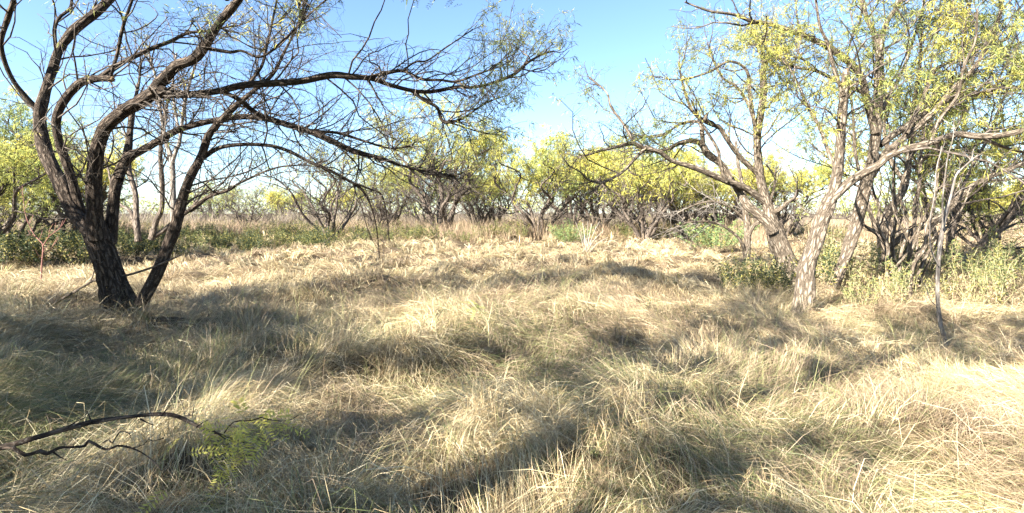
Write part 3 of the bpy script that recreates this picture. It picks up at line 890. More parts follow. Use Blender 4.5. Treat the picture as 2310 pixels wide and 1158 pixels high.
trunk_b = [traced([(1856, 705, 21), (1866, 680, 18), (1876, 650, 16.5), (1890, 618, 15), (1907, 579, 14), (1923, 532, 14), (1936, 490, 13), (1950, 430, 13), (1962, 385, 12), (1971, 345, 12)], 9.3, 9.0)]
Lb = [traced([(1968, 360, 12), (1974, 320, 12), (1978, 280, 11.5), (1981, 228, 11), (1983, 166, 10.5), (1985, 120, 9), (1990, 80, 7), (2004, 45, 6), (2022, 15, 5), (2032, -40, 4), (2030, -110, 3)], 9.05, 8.75),
      traced([(1984, 150, 7), (1978, 110, 7), (1972, 75, 7), (1955, 40, 6), (1945, 0, 6), (1936, -60, 5), (1925, -130, 3)], 8.85, 9.25),
      traced([(1974, 300, 9), (1962, 255, 9), (1953, 221, 9), (1946, 182, 8), (1922, 145, 8), (1874, 110, 8), (1819, 83, 7), (1750, 59, 6), (1695, 48, 5), (1655, 33, 4), (1600, 25, 3), (1545, 5, 2)], 8.95, 8.25, rs(3), 0.05),
      traced([(1966, 398, 9), (1980, 372, 9), (2000, 345, 9), (2047, 304, 8), (2102, 256, 7), (2144, 207, 6), (2185, 166, 5), (2226, 110, 4.5), (2254, 41, 4), (2265, -30, 3)], 9.05, 8.45),
      traced([(1985, 328, 8), (2015, 305, 8), (2047, 283, 8), (2102, 242, 7), (2157, 218, 7), (2226, 207, 6), (2282, 183, 5), (2330, 155, 5), (2400, 120, 3)], 9.05, 9.65),
      traced([(2045, 302, 5), (2060, 268, 5), (2080, 230, 5), (2095, 190, 5), (2109, 159, 5), (2140, 140, 4), (2167, 121, 4), (2180, 62, 3), (2190, 0, 2.5)], 8.80, 9.15),
      traced([(2165, 123, 3), (2226, 107, 3), (2275, 83, 3), (2300, 20, 2)], 9.05, 8.65),
      traced([(1950, 210, 5), (1900, 190, 5), (1840, 160, 4.5), (1790, 150, 4), (1740, 115, 3), (1700, 100, 2)], 8.80, 9.45),
      traced([(1978, 270, 5), (2010, 210, 4.5), (2040, 150, 4), (2060, 90, 3.5), (2080, 30, 3), (2090, -40, 2)], 8.95, 9.75)]
build_tree("tall slender tan mesquite leaning right, close behind the straight thick trunk", None, px(1860, 685, 9.3), trunk_b, Lb, BARK_TAN, TWIG_GREY, 231,
           LV1, LV2, LV3, leaf=RIGHT_LEAF, leaf_filter=right_leaf(1.1), keep=keep_right)

trunk_c = [traced([(1800, 650, 28), (1790, 622, 25), (1775, 590, 22.5), (1760, 555, 21), (1748, 520, 19), (1738, 488, 15), (1733, 465, 13)], 10.6, 10.6)]
Lc = [traced([(1738, 480, 13), (1727, 445, 12), (1716, 407, 11), (1709, 348, 9.5), (1708, 300, 9), (1716, 255, 8.5), (1722, 215, 8), (1721, 161, 7.5), (1730, 135, 6), (1736, 120, 5)], 10.6, 10.2),
      traced([(1709, 320, 6), (1700, 270, 5), (1692, 215, 5), (1684, 160, 4), (1646, 139, 3), (1603, 161, 3), (1566, 174, 2.5), (1534, 182, 2)], 10.4, 9.8),
      traced([(1732, 460, 9), (1705, 440, 9), (1678, 423, 9), (1635, 407, 8), (1571, 380, 7), (1518, 364, 6), (1486, 343, 6), (1453, 335, 5), (1427, 324, 5), (1389, 332, 4), (1346, 343, 3), (1305, 357, 2)], 10.6, 9.6, rs(4), 0.05),
      traced([(1456, 336, 4), (1445, 345, 4), (1432, 359, 4), (1400, 391, 4), (1357, 412, 4), (1325, 404, 3), (1309, 388, 2), (1280, 374, 1.5)], 9.9, 9.4),
      traced([(1432, 325, 3.5), (1418, 300, 3.5), (1405, 278, 3.5), (1378, 241, 3), (1368, 209, 2.5), (1330, 175, 2)], 9.85, 10.2),
      traced([(1745, 525, 14), (1730, 502, 13), (1712, 485, 13), (1688, 465, 12.5), (1672, 440, 10), (1655, 415, 9), (1640, 390, 9), (1625, 369, 9), (1598, 348, 9), (1577, 321, 7), (1540, 321, 6), (1500, 338, 4), (1450, 345, 2.5)], 10.5, 10.9),
      traced([(1587, 335, 6), (1584, 305, 5.5), (1582, 286, 5), (1575, 276, 4), (1555, 275, 4), (1525, 285, 3), (1495, 312, 2)], 10.75, 10.9),
      traced([(1712, 395, 7), (1690, 375, 7), (1673, 359, 7), (1652, 333, 6), (1635, 307, 6), (1623, 288, 6), (1607, 282, 5), (1590, 274, 5), (1569, 259, 4), (1554, 235, 4), (1540, 190, 3), (1530, 140, 2)], 10.5, 10.0),
      traced([(1640, 410, 5), (1631, 395, 5), (1624, 364, 4), (1619, 338, 4), (1604, 311, 3.5), (1585, 281, 3), (1560, 230, 2)], 10.3, 9.9),
      traced([(1740, 485, 6), (1762, 470, 5.5), (1780, 455, 5), (1797, 449, 4)], 10.6, 10.2),
      traced([(1735, 125, 4), (1742, 145, 4), (1775, 150, 3), (1810, 120, 2.5)], 10.2, 9.8),
      traced([(1708, 300, 5), (1690, 240, 4), (1660, 195, 3.5), (1630, 175, 3), (1600, 120, 2)], 10.3, 10.8),
      traced([(1586, 276, 4.5), (1590, 268, 5.5), (1593, 261, 5), (1597, 256, 2.5)], 10.05, 10.0)]
build_tree("brown mesquite leaning left into the clearing with low sweeping limb and mossy stub", None, px(1795, 640, 10.6), trunk_c, Lc, BARK_TAN, TWIG_GREY, 261,
           dict(LV1, per_m=4.6, length=(0.5, 1.9)), dict(LV2, per_m=6.0), dict(LV3, per_m=6.5), leaf=dict(RIGHT_LEAF, tone=0.56), leaf_filter=right_leaf(0.9), keep=keep_right, blunt=(9,))

# tree in the thicket behind them, with the big low limb running out of frame on the right
trunk_e = [traced([(2012, 690, 15), (2005, 660, 13.5), (1996, 590, 12.5), (1990, 530, 12)], 10.4, 10.4)]
Le = [traced([(1990, 540, 12), (1994, 500, 11), (2015, 465, 10), (2042, 420, 8), (2052, 350, 6), (2060, 250, 5), (2075, 150, 4), (2080, 60, 3)], 10.4, 10.8),
      traced([(1992, 570, 9), (2040, 532, 8.5), (2100, 502, 8), (2128, 486, 8), (2158, 452, 8), (2204, 414, 7), (2280, 380, 6), (2340, 355, 6), (2420, 330, 4)], 10.4, 9.6),
      traced([(1990, 540, 6), (1970, 500, 5), (1950, 430, 4.5), (1930, 350, 4), (1925, 270, 3.5), (1915, 180, 3)], 10.4, 11.2),
      traced([(2055, 350, 5), (2110, 290, 4.5), (2150, 230, 4), (2190, 170, 3), (2230, 90, 2)], 10.7, 11.3),
      traced([(2160, 452, 4), (2190, 380, 4), (2230, 310, 3.5), (2260, 230, 3), (2300, 150, 2)], 10.0, 10.6),
      traced([(2044, 420, 5), (2010, 360, 5), (1995, 300, 4), (2000, 220, 3), (1990, 150, 2)], 10.6, 11.2)]
build_tree("shadowed mesquite in the right thicket whose long dark limb runs out of frame", None, px(2012, 680, 10.4), trunk_e, Le, BARK_TAN, TWIG_GREY, 291,
           LV1, LV2, LV3, leaf=dict(RIGHT_LEAF, tone=0.56), leaf_filter=right_leaf(0.8), keep=keep_right)

# multi-stemmed thicket of slender stems
Ls = [traced([(2029, 684, 4), (2003, 623, 4), (1999, 593, 4), (2003, 559, 4), (1980, 509, 4), (1984, 467, 4), (1972, 437, 3), (1962, 390, 2)], 9.0, 9.2),
      traced([(2044, 680, 4), (2029, 631, 4), (2033, 570, 4), (2044, 532, 4), (2044, 486, 4), (2029, 437, 3.5), (2044, 380, 3), (2052, 300, 2)], 9.0, 9.4),
      traced([(2030, 672, 5), (2014, 608, 5), (1987, 540, 5), (1958, 515, 4), (1930, 500, 2.5)], 9.1, 9.7),
      traced([(2050, 680, 4), (2054, 640, 4), (2063, 593, 4), (2086, 559, 4.5), (2090, 513, 4), (2105, 475, 3), (2113, 418, 3), (2120, 350, 2)], 9.0, 8.7),
      traced([(2042, 684, 5), (2046, 625, 5), (2060, 524, 5), (2067, 475, 4), (2075, 400, 4), (2080, 330, 3), (2095, 250, 2)], 9.2, 9.8),
      traced([(2035, 684, 4), (2022, 610, 4), (2012, 540, 4), (2022, 480, 3.5), (2015, 420, 3), (2020, 340, 2)], 9.3, 9.9),
      traced([(2052, 684, 4), (2075, 610, 4), (2100, 560, 3.5), (2135, 515, 3), (2170, 470, 2.5), (2190, 420, 2)], 9.1, 9.6)]
rt = rs(17)
for _ in range(9):
    bx, tx_ = rt.uniform(1985, 2100), rt.uniform(1930, 2230)
    ty_ = rt.uniform(330, 520)
    bend_ = rt.normal(0, 16, 3)
    Ls.append(traced([(bx, 690, 3.2), (bx + (tx_ - bx) * 0.15 + bend_[0], 630, 3), (bx + (tx_ - bx) * 0.4 + bend_[1], 560 + (ty_ - 400) * 0.2, 2.6), (bx + (tx_ - bx) * 0.7 + bend_[2], 480 + (ty_ - 400) * 0.4, 2), (tx_, ty_, 1.2)], rt.uniform(8.8, 9.6), rt.uniform(8.6, 10)))
root = build_tree("thicket of slender pale stems rising from one spot beside the bare pole sapling", None, px(2040, 684, 9.0), [], Ls, BARK_TAN, BARK_GREY, 321,
                  dict(LV1, per_m=2.2, length=(0.3, 0.9), start=0.35), dict(LV2, per_m=4), dict(LV3, per_m=5), leaf=dict(RIGHT_LEAF, tone=0.55), leaf_filter=right_leaf(0.6), name="mesquite_thicket")

# the bare pole-like sapling
Lp = [traced([(2137, 800, 6.5), (2134, 783, 6), (2127, 750, 5.5), (2120, 722, 5), (2115, 665, 5), (2117, 593, 4.6), (2119, 566, 5), (2128, 509, 4.5), (2136, 471, 4.5), (2143, 448, 4), (2149, 425, 3.5), (2157, 395, 3), (2178, 374, 2), (2205, 350, 1.2)], 5.62, 5.8),
      traced([(2127, 515, 3), (2126, 480, 3), (2127, 440, 3), (2132, 400, 2.5), (2138, 355, 2), (2150, 310, 1.5), (2152, 270, 1)], 5.68, 5.5),
      traced([(2117, 600, 2.6), (2100, 560, 2.5), (2098, 500, 2.4), (2108, 440, 2.2), (2112, 385, 1.8), (2125, 330, 1.3)], 5.65, 5.9),
      traced([(2114, 692, 1.6), (2103, 682, 1.5), (2095, 668, 1.4), (2086, 640, 1)], 5.62, 5.7),
      traced([(2140, 455, 2), (2165, 430, 1.6), (2190, 420, 1.2)], 5.75, 5.9)]
Lp = [Lp[0]] + [slim(p, 0.7) for p in Lp[1:]]
build_tree("bare grey pole-like sapling standing alone in the grass near the right edge", None, px(2137, 790, 5.62), [Lp[0]], Lp[1:], BARK_PALE, BARK_PALE, 351,
           dict(per_m=4, length=(0.15, 0.5), angle=(25, 55), rratio=0.6, rmax=0.006, K=5, kink=0.22, trop=(0, 0, 0.2), start=0.5),
           dict(per_m=5, length=(0.08, 0.22), angle=(25, 60), rratio=0.6, rmax=0.003, K=4, kink=0.3, trop=(0, 0, 0.1), start=0.2),
           dict(per_m=2, length=(0.04, 0.1), angle=(25, 60), rratio=0.7, rmax=0.002, K=3, kink=0.3, trop=(0, 0, 0.0), start=0.2),
           name="bare_sapling", trunk_flare=0.0, twig_from=Lp)


# ------------------------------------------------------------------ background trees
def wild_tree(seed, label, height, spread, stems, leafiness, tone, bark, r0=0.09, base_r=0.25, bare_low=0.25, twig_r=1.0, lean=(0, 0), leaf_size=1.0, dens=1.0, up=0.9, group=None, leaf_count=2, clump=(0.30, 5, 0.08)):
    """a many-stemmed mesquite that grows from its own random numbers"""
    rng = rs(seed)
    paths = []
    for k in range(stems):
        az = 2 * math.pi * (k + rng.uniform(-0.3, 0.3)) / stems
        out = rng.uniform(0.35, 1.0) * spread * 0.5
        top = height * rng.uniform(0.75, 1.1) * (1.05 - 0.35 * (out / (spread * 0.5)))
        K = 8
        P = np.zeros((K, 4))
        for q in range(K):
            t = q / (K - 1)
            rr_ = base_r * rng.uniform(0.1, 0.5) * (1 - t) + out * (t ** up)
            P[q, 0] = rr_ * math.cos(az) + lean[0] * t; P[q, 1] = rr_ * math.sin(az) + lean[1] * t
            P[q, 2] = top * (t ** 0.85) - 0.05
            P[q, 3] = r0 * rng.uniform(0.85, 1.0) * (1 - 0.86 * t)
            if q:
                P[q, :2] += rng.normal(0, 0.075 * spread * 0.5, 2) * min(1, t * 1.6); P[q, 2] += rng.normal(0, 0.03 * height) * t
        paths.append(P)
    lo = bare_low * height

    def lf(Pw, rg):
        cl = fbm(Pw[:, 0] * 1.1 + Pw[:, 1] * 0.7 + seed, Pw[:, 2] * 1.1 + Pw[:, 1] * 0.5, seed, 2)
        hi = np.clip((Pw[:, 2] - lo) / (height * 0.25), 0.0, 1)
        return rg.uniform(0, 1, len(Pw)) < leafiness * hi * np.clip((cl - clump[0]) * clump[1], clump[2], 1)
    sc = height / 6.0
    return build_tree(label, group, (0, 0, 0), [], paths, bark, TWIG_GREY, seed,
                      dict(per_m=3.4 * dens / sc, length=(0.8 * sc, 2.4 * sc), angle=(25, 65), rratio=0.55, rmax=0.035, K=6, kink=0.24, trop=(0, 0, 0.10), start=0.18, len_by_r=r0 * 0.35),
                      dict(per_m=4.6 * dens / sc, length=(0.45 * sc, 1.25 * sc), angle=(25, 70), rratio=0.6, rmax=0.014 * twig_r, K=4, kink=0.3, trop=(0, 0, 0.05), start=0.12),
                      dict(per_m=3.5 * dens / sc, length=(0.2 * sc, 0.68 * sc), angle=(30, 75), rratio=0.7, rmax=0.008 * twig_r, K=3, kink=0.3, trop=(0, 0, 0.0), start=0.1, tip_r=0.6),
                      leaf=dict(per_m=15 / sc, count=leaf_count, tone=tone, pinna=(0.12 * leaf_size, 0.26 * leaf_size), width=(0.022 * leaf_size, 0.042 * leaf_size), tone_var=0.15, patch=1.6), leaf_filter=lf, coarse=2.5)


def put(tree, xp, yb, Y, rot=0.0, sc=1.0):
    X = (xp - CX) / F * Y
    tree.location = (X, Y, float(ground_z(X, Y)) - 0.03)
    tree.rotation_euler = (0, 0, rot)
    tree.scale = sc if hasattr(sc, "__len__") else (sc, sc, sc)


def place_copy(src, label, xp, Y, rot, sc  , group=None):
    X = (xp - CX) / F * Y
    return copy_thing(src, label, (X, Y, float(ground_z(X, Y)) - 0.03), rot, sc, group)


BGROUP = "mesquite trees around the far side of the clearing"
bare = wild_tree(501, "bare dark many-stemmed mesquite nearest the green weed bank, left of centre", 5.2, 6.5, 7, 0.05, 0.55, BARK_GREY, 0.10, bare_low=0.3, twig_r=1.1, group=BGROUP)
put(bare, 745, 535, 27, 0.4, 1.12)
wide = wild_tree(502, "wide low-forking mesquite with yellow-green top at the centre of the tree line", 6.8, 9.5, 8, 0.6, 0.62, BARK_GREY, 0.14, bare_low=0.42, twig_r=1.3, leaf_size=0.85, leaf_count=3, group=BGROUP)
put(wide, 1000, 530, 31, 1.1, (1.15, 1.15, 1.2))
green_t = wild_tree(503, "bright green leafy mesquite with V-shaped dark trunk, right of centre", 5.6, 7.0, 6, 1.0, 0.56, BARK_GREY, 0.10, bare_low=0.30, leaf_size=0.8, leaf_count=3, twig_r=1.2, group=BGROUP)
put(green_t, 1212, 545, 29, 2.2, (1.15, 1.15, 1.15))
yellow_t = wild_tree(504, "yellow leafed mesquite behind the bleached dead shrub", 5.4, 7.0, 7, 0.65, 0.72, BARK_GREY, 0.11, bare_low=0.38, leaf_size=0.85, leaf_count=3, twig_r=1.2, group=BGROUP)
put(yellow_t, 1345, 530, 32, 0.9, 1.25)
dark_v = wild_tree(505, "dark fan-shaped mesquite with thin yellow leaves behind the tan grass clump", 5.2, 6.0, 8, 0.5, 0.70, BARK_GREY, 0.11, bare_low=0.35, leaf_size=1.2, twig_r=1.1, group=BGROUP)
put(dark_v, 1452, 545, 26, 0.2, 1.1)
leafy = wild_tree(506, "leafy green mesquite at the left edge behind the dark tree", 5.5, 7.5, 6, 1.0, 0.56, BARK_GREY, 0.11, bare_low=0.15, leaf_size=0.55, leaf_count=3, twig_r=0.9, dens=1.1, group=BGROUP)
put(leafy, -60, 540, 14.5, 0.5, 0.95)
place_copy(dark_v, "grey twiggy mesquite with dark trunk left of the rounded green shrub", 1540, 28, 2.0, 0.9, BGROUP)
place_copy(bare, "small bare mesquite just right of the bare dark one", 850, 34, 2.6, 0.8, BGROUP)
place_copy(wide, "dim mesquite between the central wide tree and the green leafy one", 1075, 38, 3.9, 0.72, BGROUP)
place_copy(yellow_t, "yellow crowned mesquite seen above the low sweeping limb", 1630, 30, 3.0, (1.15, 1.15, 1.0), BGROUP)
place_copy(yellow_t, "bright yellow mesquite beyond the thicket near the right edge", 2225, 19, 1.2, (0.78, 0.78, 0.62), BGROUP)
place_copy(leafy, "tall yellow-green mesquite filling the upper right corner behind the tan trunks", 2150, 13.5, 2.9, (1.05, 1.05, 1.2), BGROUP)
place_copy(yellow_t, "olive mesquite seen between the left tree's stems", 160, 23, 4.4, 1.0, BGROUP)
place_copy(leafy, "hazy green mesquite behind the fork of the left tree", 40, 22, 3.4, 0.9, BGROUP)
place_copy(bare, "thin bare mesquite behind the right-hand stem of the left tree", 560, 40, 1.0, 0.8, BGROUP)

for src, lab, xp, Y_, ro, sc_ in (
        (wide, "airy mesquite filling the gap between the bare dark tree and the wide central one", 880, 42, 0.3, 0.95),
        (green_t, "pale green mesquite directly behind the wide central one", 960, 46, 1.7, 1.15),
        (yellow_t, "yellow-green mesquite just left of the bright green leafy one", 1120, 40, 2.5, 1.05),
        (wide, "tall thin-leaved mesquite behind the gap right of the bright green one", 1285, 44, 4.8, 1.1),
        (green_t, "light green mesquite behind the dark fan-shaped one", 1420, 40, 3.3, 1.15),
        (wide, "airy mesquite behind the grey twiggy one and rounded shrub", 1520, 38, 2.2, 0.95),
        (yellow_t, "low yellow mesquite far off, left of the bare dark tree", 640, 58, 0.4, 0.9),
        (wide, "low airy mesquite far off behind the left tree's right-hand stem", 480, 60, 5.4, 0.75),
        (yellow_t, "far yellow-green mesquite just right of the bare dark tree", 790, 56, 1.4, 0.95),
        (yellow_t, "golden mesquite seen just left of the straight thick trunk", 1770, 30, 5.5, 1.0)):
    place_copy(src, lab, xp, Y_, ro, sc_, BGROUP)

# slender dark and grey stems just behind the left tree
Lk = [traced([(312, 545, 8), (308, 500, 7), (306, 440, 6.5), (293, 390, 6), (290, 340, 5), (300, 270, 4), (310, 190, 3)], 12.0, 12.4),
      traced([(310, 530, 5), (295, 480, 4.5), (270, 460, 4), (255, 430, 3), (240, 360, 2)], 12.0, 12.6),
      traced([(342, 540, 8), (352, 500, 7), (365, 470, 6.5), (366, 420, 6), (362, 350, 5), (366, 300, 4), (380, 220, 3)], 12.1, 11.7),
      traced([(346, 535, 5), (372, 518, 5), (385, 505, 4), (430, 470, 3), (470, 420, 2)], 12.1, 12.4)]
build_tree("pair of dark slender stems seen between the left tree's trunk and right-hand stem", None, px(326, 548, 12.0), [], Lk, BARK_GREY, BARK_GREY, 531,
           dict(LV1, per_m=1.8), dict(LV2, per_m=3.5), dict(LV3, per_m=3.5), leaf=dict(RIGHT_LEAF, tone=0.4), leaf_filter=right_leaf(0.12))
Lg = [traced([(392, 520, 7), (391, 440, 6.5), (388, 366, 6.5), (375, 320, 4.5), (367, 280, 4), (360, 236, 3.5), (350, 170, 3), (330, 100, 2)], 11.0, 11.3),
      traced([(388, 370, 5), (398, 340, 4.5), (405, 320, 4.5), (412, 268, 4), (417, 230, 4), (430, 180, 3), (450, 120, 2)], 11.0, 10.8),
      traced([(405, 300, 3), (395, 250, 3), (390, 190, 2.5), (398, 120, 2)], 11.0, 11.3)]
build_tree("smooth pale grey forked tree behind the left tree's right-hand stem", None, px(392, 530, 11.0), [], Lg, BARK_PALE, BARK_GREY, 541,
           dict(LV1, per_m=1.8), dict(LV2, per_m=3), dict(LV3, per_m=3), leaf=dict(RIGHT_LEAF, tone=0.4), leaf_filter=right_leaf(0.06))
# pale small tree with a drooping dead branch, left of the leaning brown tree
Lq = [traced([(1684, 585, 9), (1686, 545, 8.5), (1686, 510, 8), (1680, 470, 6.5), (1675, 420, 5), (1665, 370, 4), (1660, 320, 3)], 14.0, 14.2),
      traced([(1688, 530, 6), (1700, 510, 5.5), (1712, 500, 5), (1730, 470, 4), (1745, 430, 3), (1750, 380, 2)], 14.0, 13.6),
      traced([(1682, 570, 4.5), (1668, 540, 4), (1646, 520, 3.5), (1620, 505, 3), (1590, 500, 2.5), (1550, 503, 2), (1520, 515, 1.5)], 14.0, 13.5),
      traced([(1684, 500, 3.5), (1650, 470, 3), (1610, 455, 2.5), (1570, 462, 2), (1530, 480, 1.5)], 14.1, 13.8)]
build_tree("small pale-trunked mesquite with drooping bleached branches behind the dark green weeds", None, px(1684, 590, 14.0), [], Lq, BARK_TAN, BARK_PALE, 551,
           dict(LV1, per_m=2.6, trop=(0, 0, -0.02)), dict(LV2, per_m=4), dict(LV3, per_m=4), leaf=dict(RIGHT_LEAF, tone=0.5), leaf_filter=right_leaf(0.12))


# ------------------------------------------------------------------ weeds and shrubs
def weed_arrays(seed, stems, height, spread, leaf_len, leaf_w, tone, dead_low=0.35, per_stem=70):
    """upright leafy stems: returns stem geometry and leaf geometry"""
    rng = rs(seed)
    gs, gl = Geo(), Geo()
    K = 6
    P = np.zeros((stems, K, 3)); R = np.zeros((stems, K))
    az = rng.uniform(0, 2 * math.pi, stems); out = spread * np.sqrt(rng.uniform(0, 1, stems)); h = height * rng.uniform(0.6, 1.0, stems) * (1 - 0.25 * out / max(spread, 1e-6))
    for q in range(K):
        t = q / (K - 1)
        rr_ = out * (0.25 + 0.75 * t)
        P[:, q, 0] = rr_ * np.cos(az) + rng.normal(0, 0.02, stems) * (q > 0); P[:, q, 1] = rr_ * np.sin(az) + rng.normal(0, 0.02, stems) * (q > 0)
        P[:, q, 2] = h * t - 0.03; R[:, q] = 0.006 * (1 - 0.7 * t)
    tubes(gs, P, R, 3, seed)
    n = per_stem * stems
    par = np.repeat(np.arange(stems), per_stem)
    t = rng.uniform(0.18, 1.0, n) ** 0.8 * (K - 1)
    k = np.minimum(t.astype(int), K - 2); f = (t - k)[:, None]
    B = P[par, k] * (1 - f) + P[par, k + 1] * f
    u = t / (K - 1)
    d = rng.normal(0, 1, (n, 3)); d[:, 2] = np.abs(d[:, 2]) * 0.5 + 0.25; d = norm(d)
    B = B + d * (rng.uniform(0, 0.055, n) * (1.15 - u))[:, None] * height
    ln = rng.uniform(*leaf_len, n)[:, None]; wd = rng.uniform(*leaf_w, n)[:, None]
    side = norm(np.cross(d, rng.normal(0, 1, (n, 3))))
    mid = B + d * ln * 0.5; tip = B + d * ln
    V = np.stack([B, mid + side * wd * 0.5, tip, mid - side * wd * 0.5], 1).reshape(-1, 3)
    q = np.arange(n)[:, None] * 4
    g0 = np.array(tone)
    dead = (u + rng.normal(0, 0.12, n)) < dead_low
    v = rng.uniform(0.65, 1.4, n)[:, None]
    col = np.where(dead[:, None], np.array([0.27, 0.205, 0.13]) * v, g0 * v)
    yl = rng.uniform(0, 1, n) < 0.22
    col = np.where((yl & ~dead)[:, None], np.array([0.27, 0.24, 0.07]) * v, col)
    col = np.repeat(np.hstack([col, np.ones((n, 1))]), 4, 0)
    gl.add(V, [q + np.array([[0, 1, 2]]), q + np.array([[0, 2, 3]])], tone=col)
    return gs, gl


def weed_proto(seed, label, group, category="weed", name="weed_bush", stem_mat=STRAW_STEM, **kw):
    gs, gl = weed_arrays(seed, **kw)
    root = thing(name, label, category, (0, 0, 0), group)
    link("stems", gs.mesh("stems", [stem_mat]), root, kind="stuff")
    link("leaves", gl.mesh("leaves", [WEED_LEAF], {"tone": "FLOAT_COLOR"}), root, kind="stuff")
    return root


PALE = (0.125, 0.145, 0.06); DEEP = (0.045, 0.062, 0.03); OLIVE = (0.105, 0.11, 0.046)
RW = "leafy weeds massed under the right-hand trees"
wl = "knee-high pale green leafy weed in the mass under the right-hand trees"
w1 = weed_proto(601, wl, RW, stems=16, height=0.95, spread=0.34, leaf_len=(0.025, 0.055), leaf_w=(0.009, 0.018), tone=PALE, per_stem=65, dead_low=0.55)
w2 = weed_proto(602, wl, RW, stems=12, height=0.8, spread=0.30, leaf_len=(0.025, 0.05), leaf_w=(0.009, 0.018), tone=OLIVE, per_stem=65, dead_low=0.6)
w3 = weed_proto(603, wl, RW, stems=14, height=0.85, spread=0.36, leaf_len=(0.025, 0.05), leaf_w=(0.009, 0.018), tone=PALE, per_stem=60, dead_low=0.72)
rng = rs(61)
spots = []
for _ in range(400):
    X_, Y_ = rng.uniform(5.0, 11.5), rng.uniform(7.7, 12.5)
    p = X_ / Y_ * F + CX
    edge = 7.9 + 0.35 * math.sin(X_ * 2.1)
    if p < 1868 or p > 2380 or Y_ < edge:
        continue
    if all((X_ - a) ** 2 + (Y_ - b) ** 2 > 0.52 ** 2 for a, b in spots):
        spots.append((X_, Y_))
spots = spots[:38]
for k, (X_, Y_) in enumerate(spots):
    s = rng.uniform(0.75, 1.5) * (0.75 if Y_ < 8.6 else 1.0)
    loc = (X_, Y_, float(ground_z(X_, Y_)) - 0.02)
    if k < 3:
        o = (w1, w2, w3)[k]; o.location = loc; o.rotation_euler = (0, 0, rng.uniform(0, 6)); o.scale = (s, s, s)
    else:
        copy_thing((w1, w2, w3, w1)[k % 4], wl, loc, rng.uniform(0, 6), (s * 1.05, s * 1.05, s * rng.uniform(0.85, 1.1)), RW)
DW = "dark green weeds left of the straight thick trunk"
d1 = weed_proto(611, "dark green upright weed, leftmost of those left of the straight thick trunk", DW, stems=16, height=0.95, spread=0.36, leaf_len=(0.03, 0.06), leaf_w=(0.012, 0.024), tone=DEEP, per_stem=70, dead_low=0.3)
d1.location = px(1648, 655, 9.6)
for lab, xp, yp, Y_, s in (("tall dark green weed with two spires beside the leaning brown tree's foot", 1682, 650, 9.9, 1.25), ("low dark green weed in front of the leaning brown tree", 1722, 655, 9.6, 0.95),
                           ("dark green weed touching the left side of the straight thick trunk", 1765, 662, 9.2, 1.0), ("dark weed in the gap between the two tan trunks", 1855, 660, 9.4, 1.25),
                           ("dry half-dead weed between the leaning brown tree and thick trunk", 1742, 640, 10.3, 1.1)):
    p = px(xp, yp, Y_); p[2] = float(ground_z(p[0], p[1])) - 0.02
    copy_thing(d1, lab, p, xp * 0.7, s, DW)
d1.location.z = float(ground_z(d1.location.x, d1.location.y)) - 0.02
# left: bushes under the trees behind the red sapling
LW = "dark green bushes behind the reddish bare sapling"
b1 = weed_proto(621, "dark green bush at the left edge behind the pale grass", LW, category="bush", name="leafy_bush", stem_mat=BARK_GREY, stems=26, height=1.25, spread=0.75, leaf_len=(0.04, 0.09), leaf_w=(0.015, 0.03), tone=DEEP, per_stem=90, dead_low=0.12)
put(b1, 20, 560, 13.5, 0, (1.3, 1.0, 1.0))
for lab, xp, Y_, s in (("dark green bush directly behind the reddish bare sapling", 105, 13.8, 1.1), ("dark green bush touching the left tree's trunk", 190, 14.2, 1.05),
                       ("olive bush behind the left tree's fork", 300, 15.0, 0.85), ("dark green bush behind the left tree's right-hand stem", 385, 15.6, 0.8)):
    place_copy(b1, lab, xp, Y_, xp * 0.31, (s * 1.25, s, s), LW)
g1 = weed_proto(631, "rounded grey-green shrub at the far right of the open grass", None, category="shrub", name="rounded_shrub", stem_mat=BARK_GREY, stems=60, height=1.6, spread=1.6, leaf_len=(0.05, 0.11), leaf_w=(0.02, 0.04), tone=(0.15, 0.215, 0.085), per_stem=70, dead_low=0.05)
put(g1, 1612, 560, 18.5, 0, (1.0, 0.8, 0.9))
copy_thing(g1, "dusky shrub between the green leafy tree and the bleached dead shrub", (px(1285, 540, 24)[0], 24, 0), 1.0, (0.85, 0.8, 0.85))

# small single weeds in the grass
sg = weed_proto(641, "lone dark green weed stalk, nearest of the three in the open grass", "lone green weed stalks in the open grass", name="weed_stalk", stems=2, height=0.42, spread=0.03, leaf_len=(0.03, 0.055), leaf_w=(0.012, 0.02), tone=DEEP, per_stem=60, dead_low=0.25)
for k, (lab, xp, yp, Y_, s) in enumerate((("", 1461, 692, 7.6, 1.0), ("lone dark green weed stalk, the middle one of the three in the open grass", 1524, 655, 9.2, 0.75), ("lone green weed stalk beside a low leafy weed, farthest of the three", 1532, 630, 10.6, 0.8))):
    p = px(xp, yp, Y_); p[2] = float(ground_z(p[0], p[1])) + 0.03
    if k == 0:
        sg.location = p
    else:
        copy_thing(sg, lab, p, k * 1.3, s, "lone green weed stalks in the open grass")

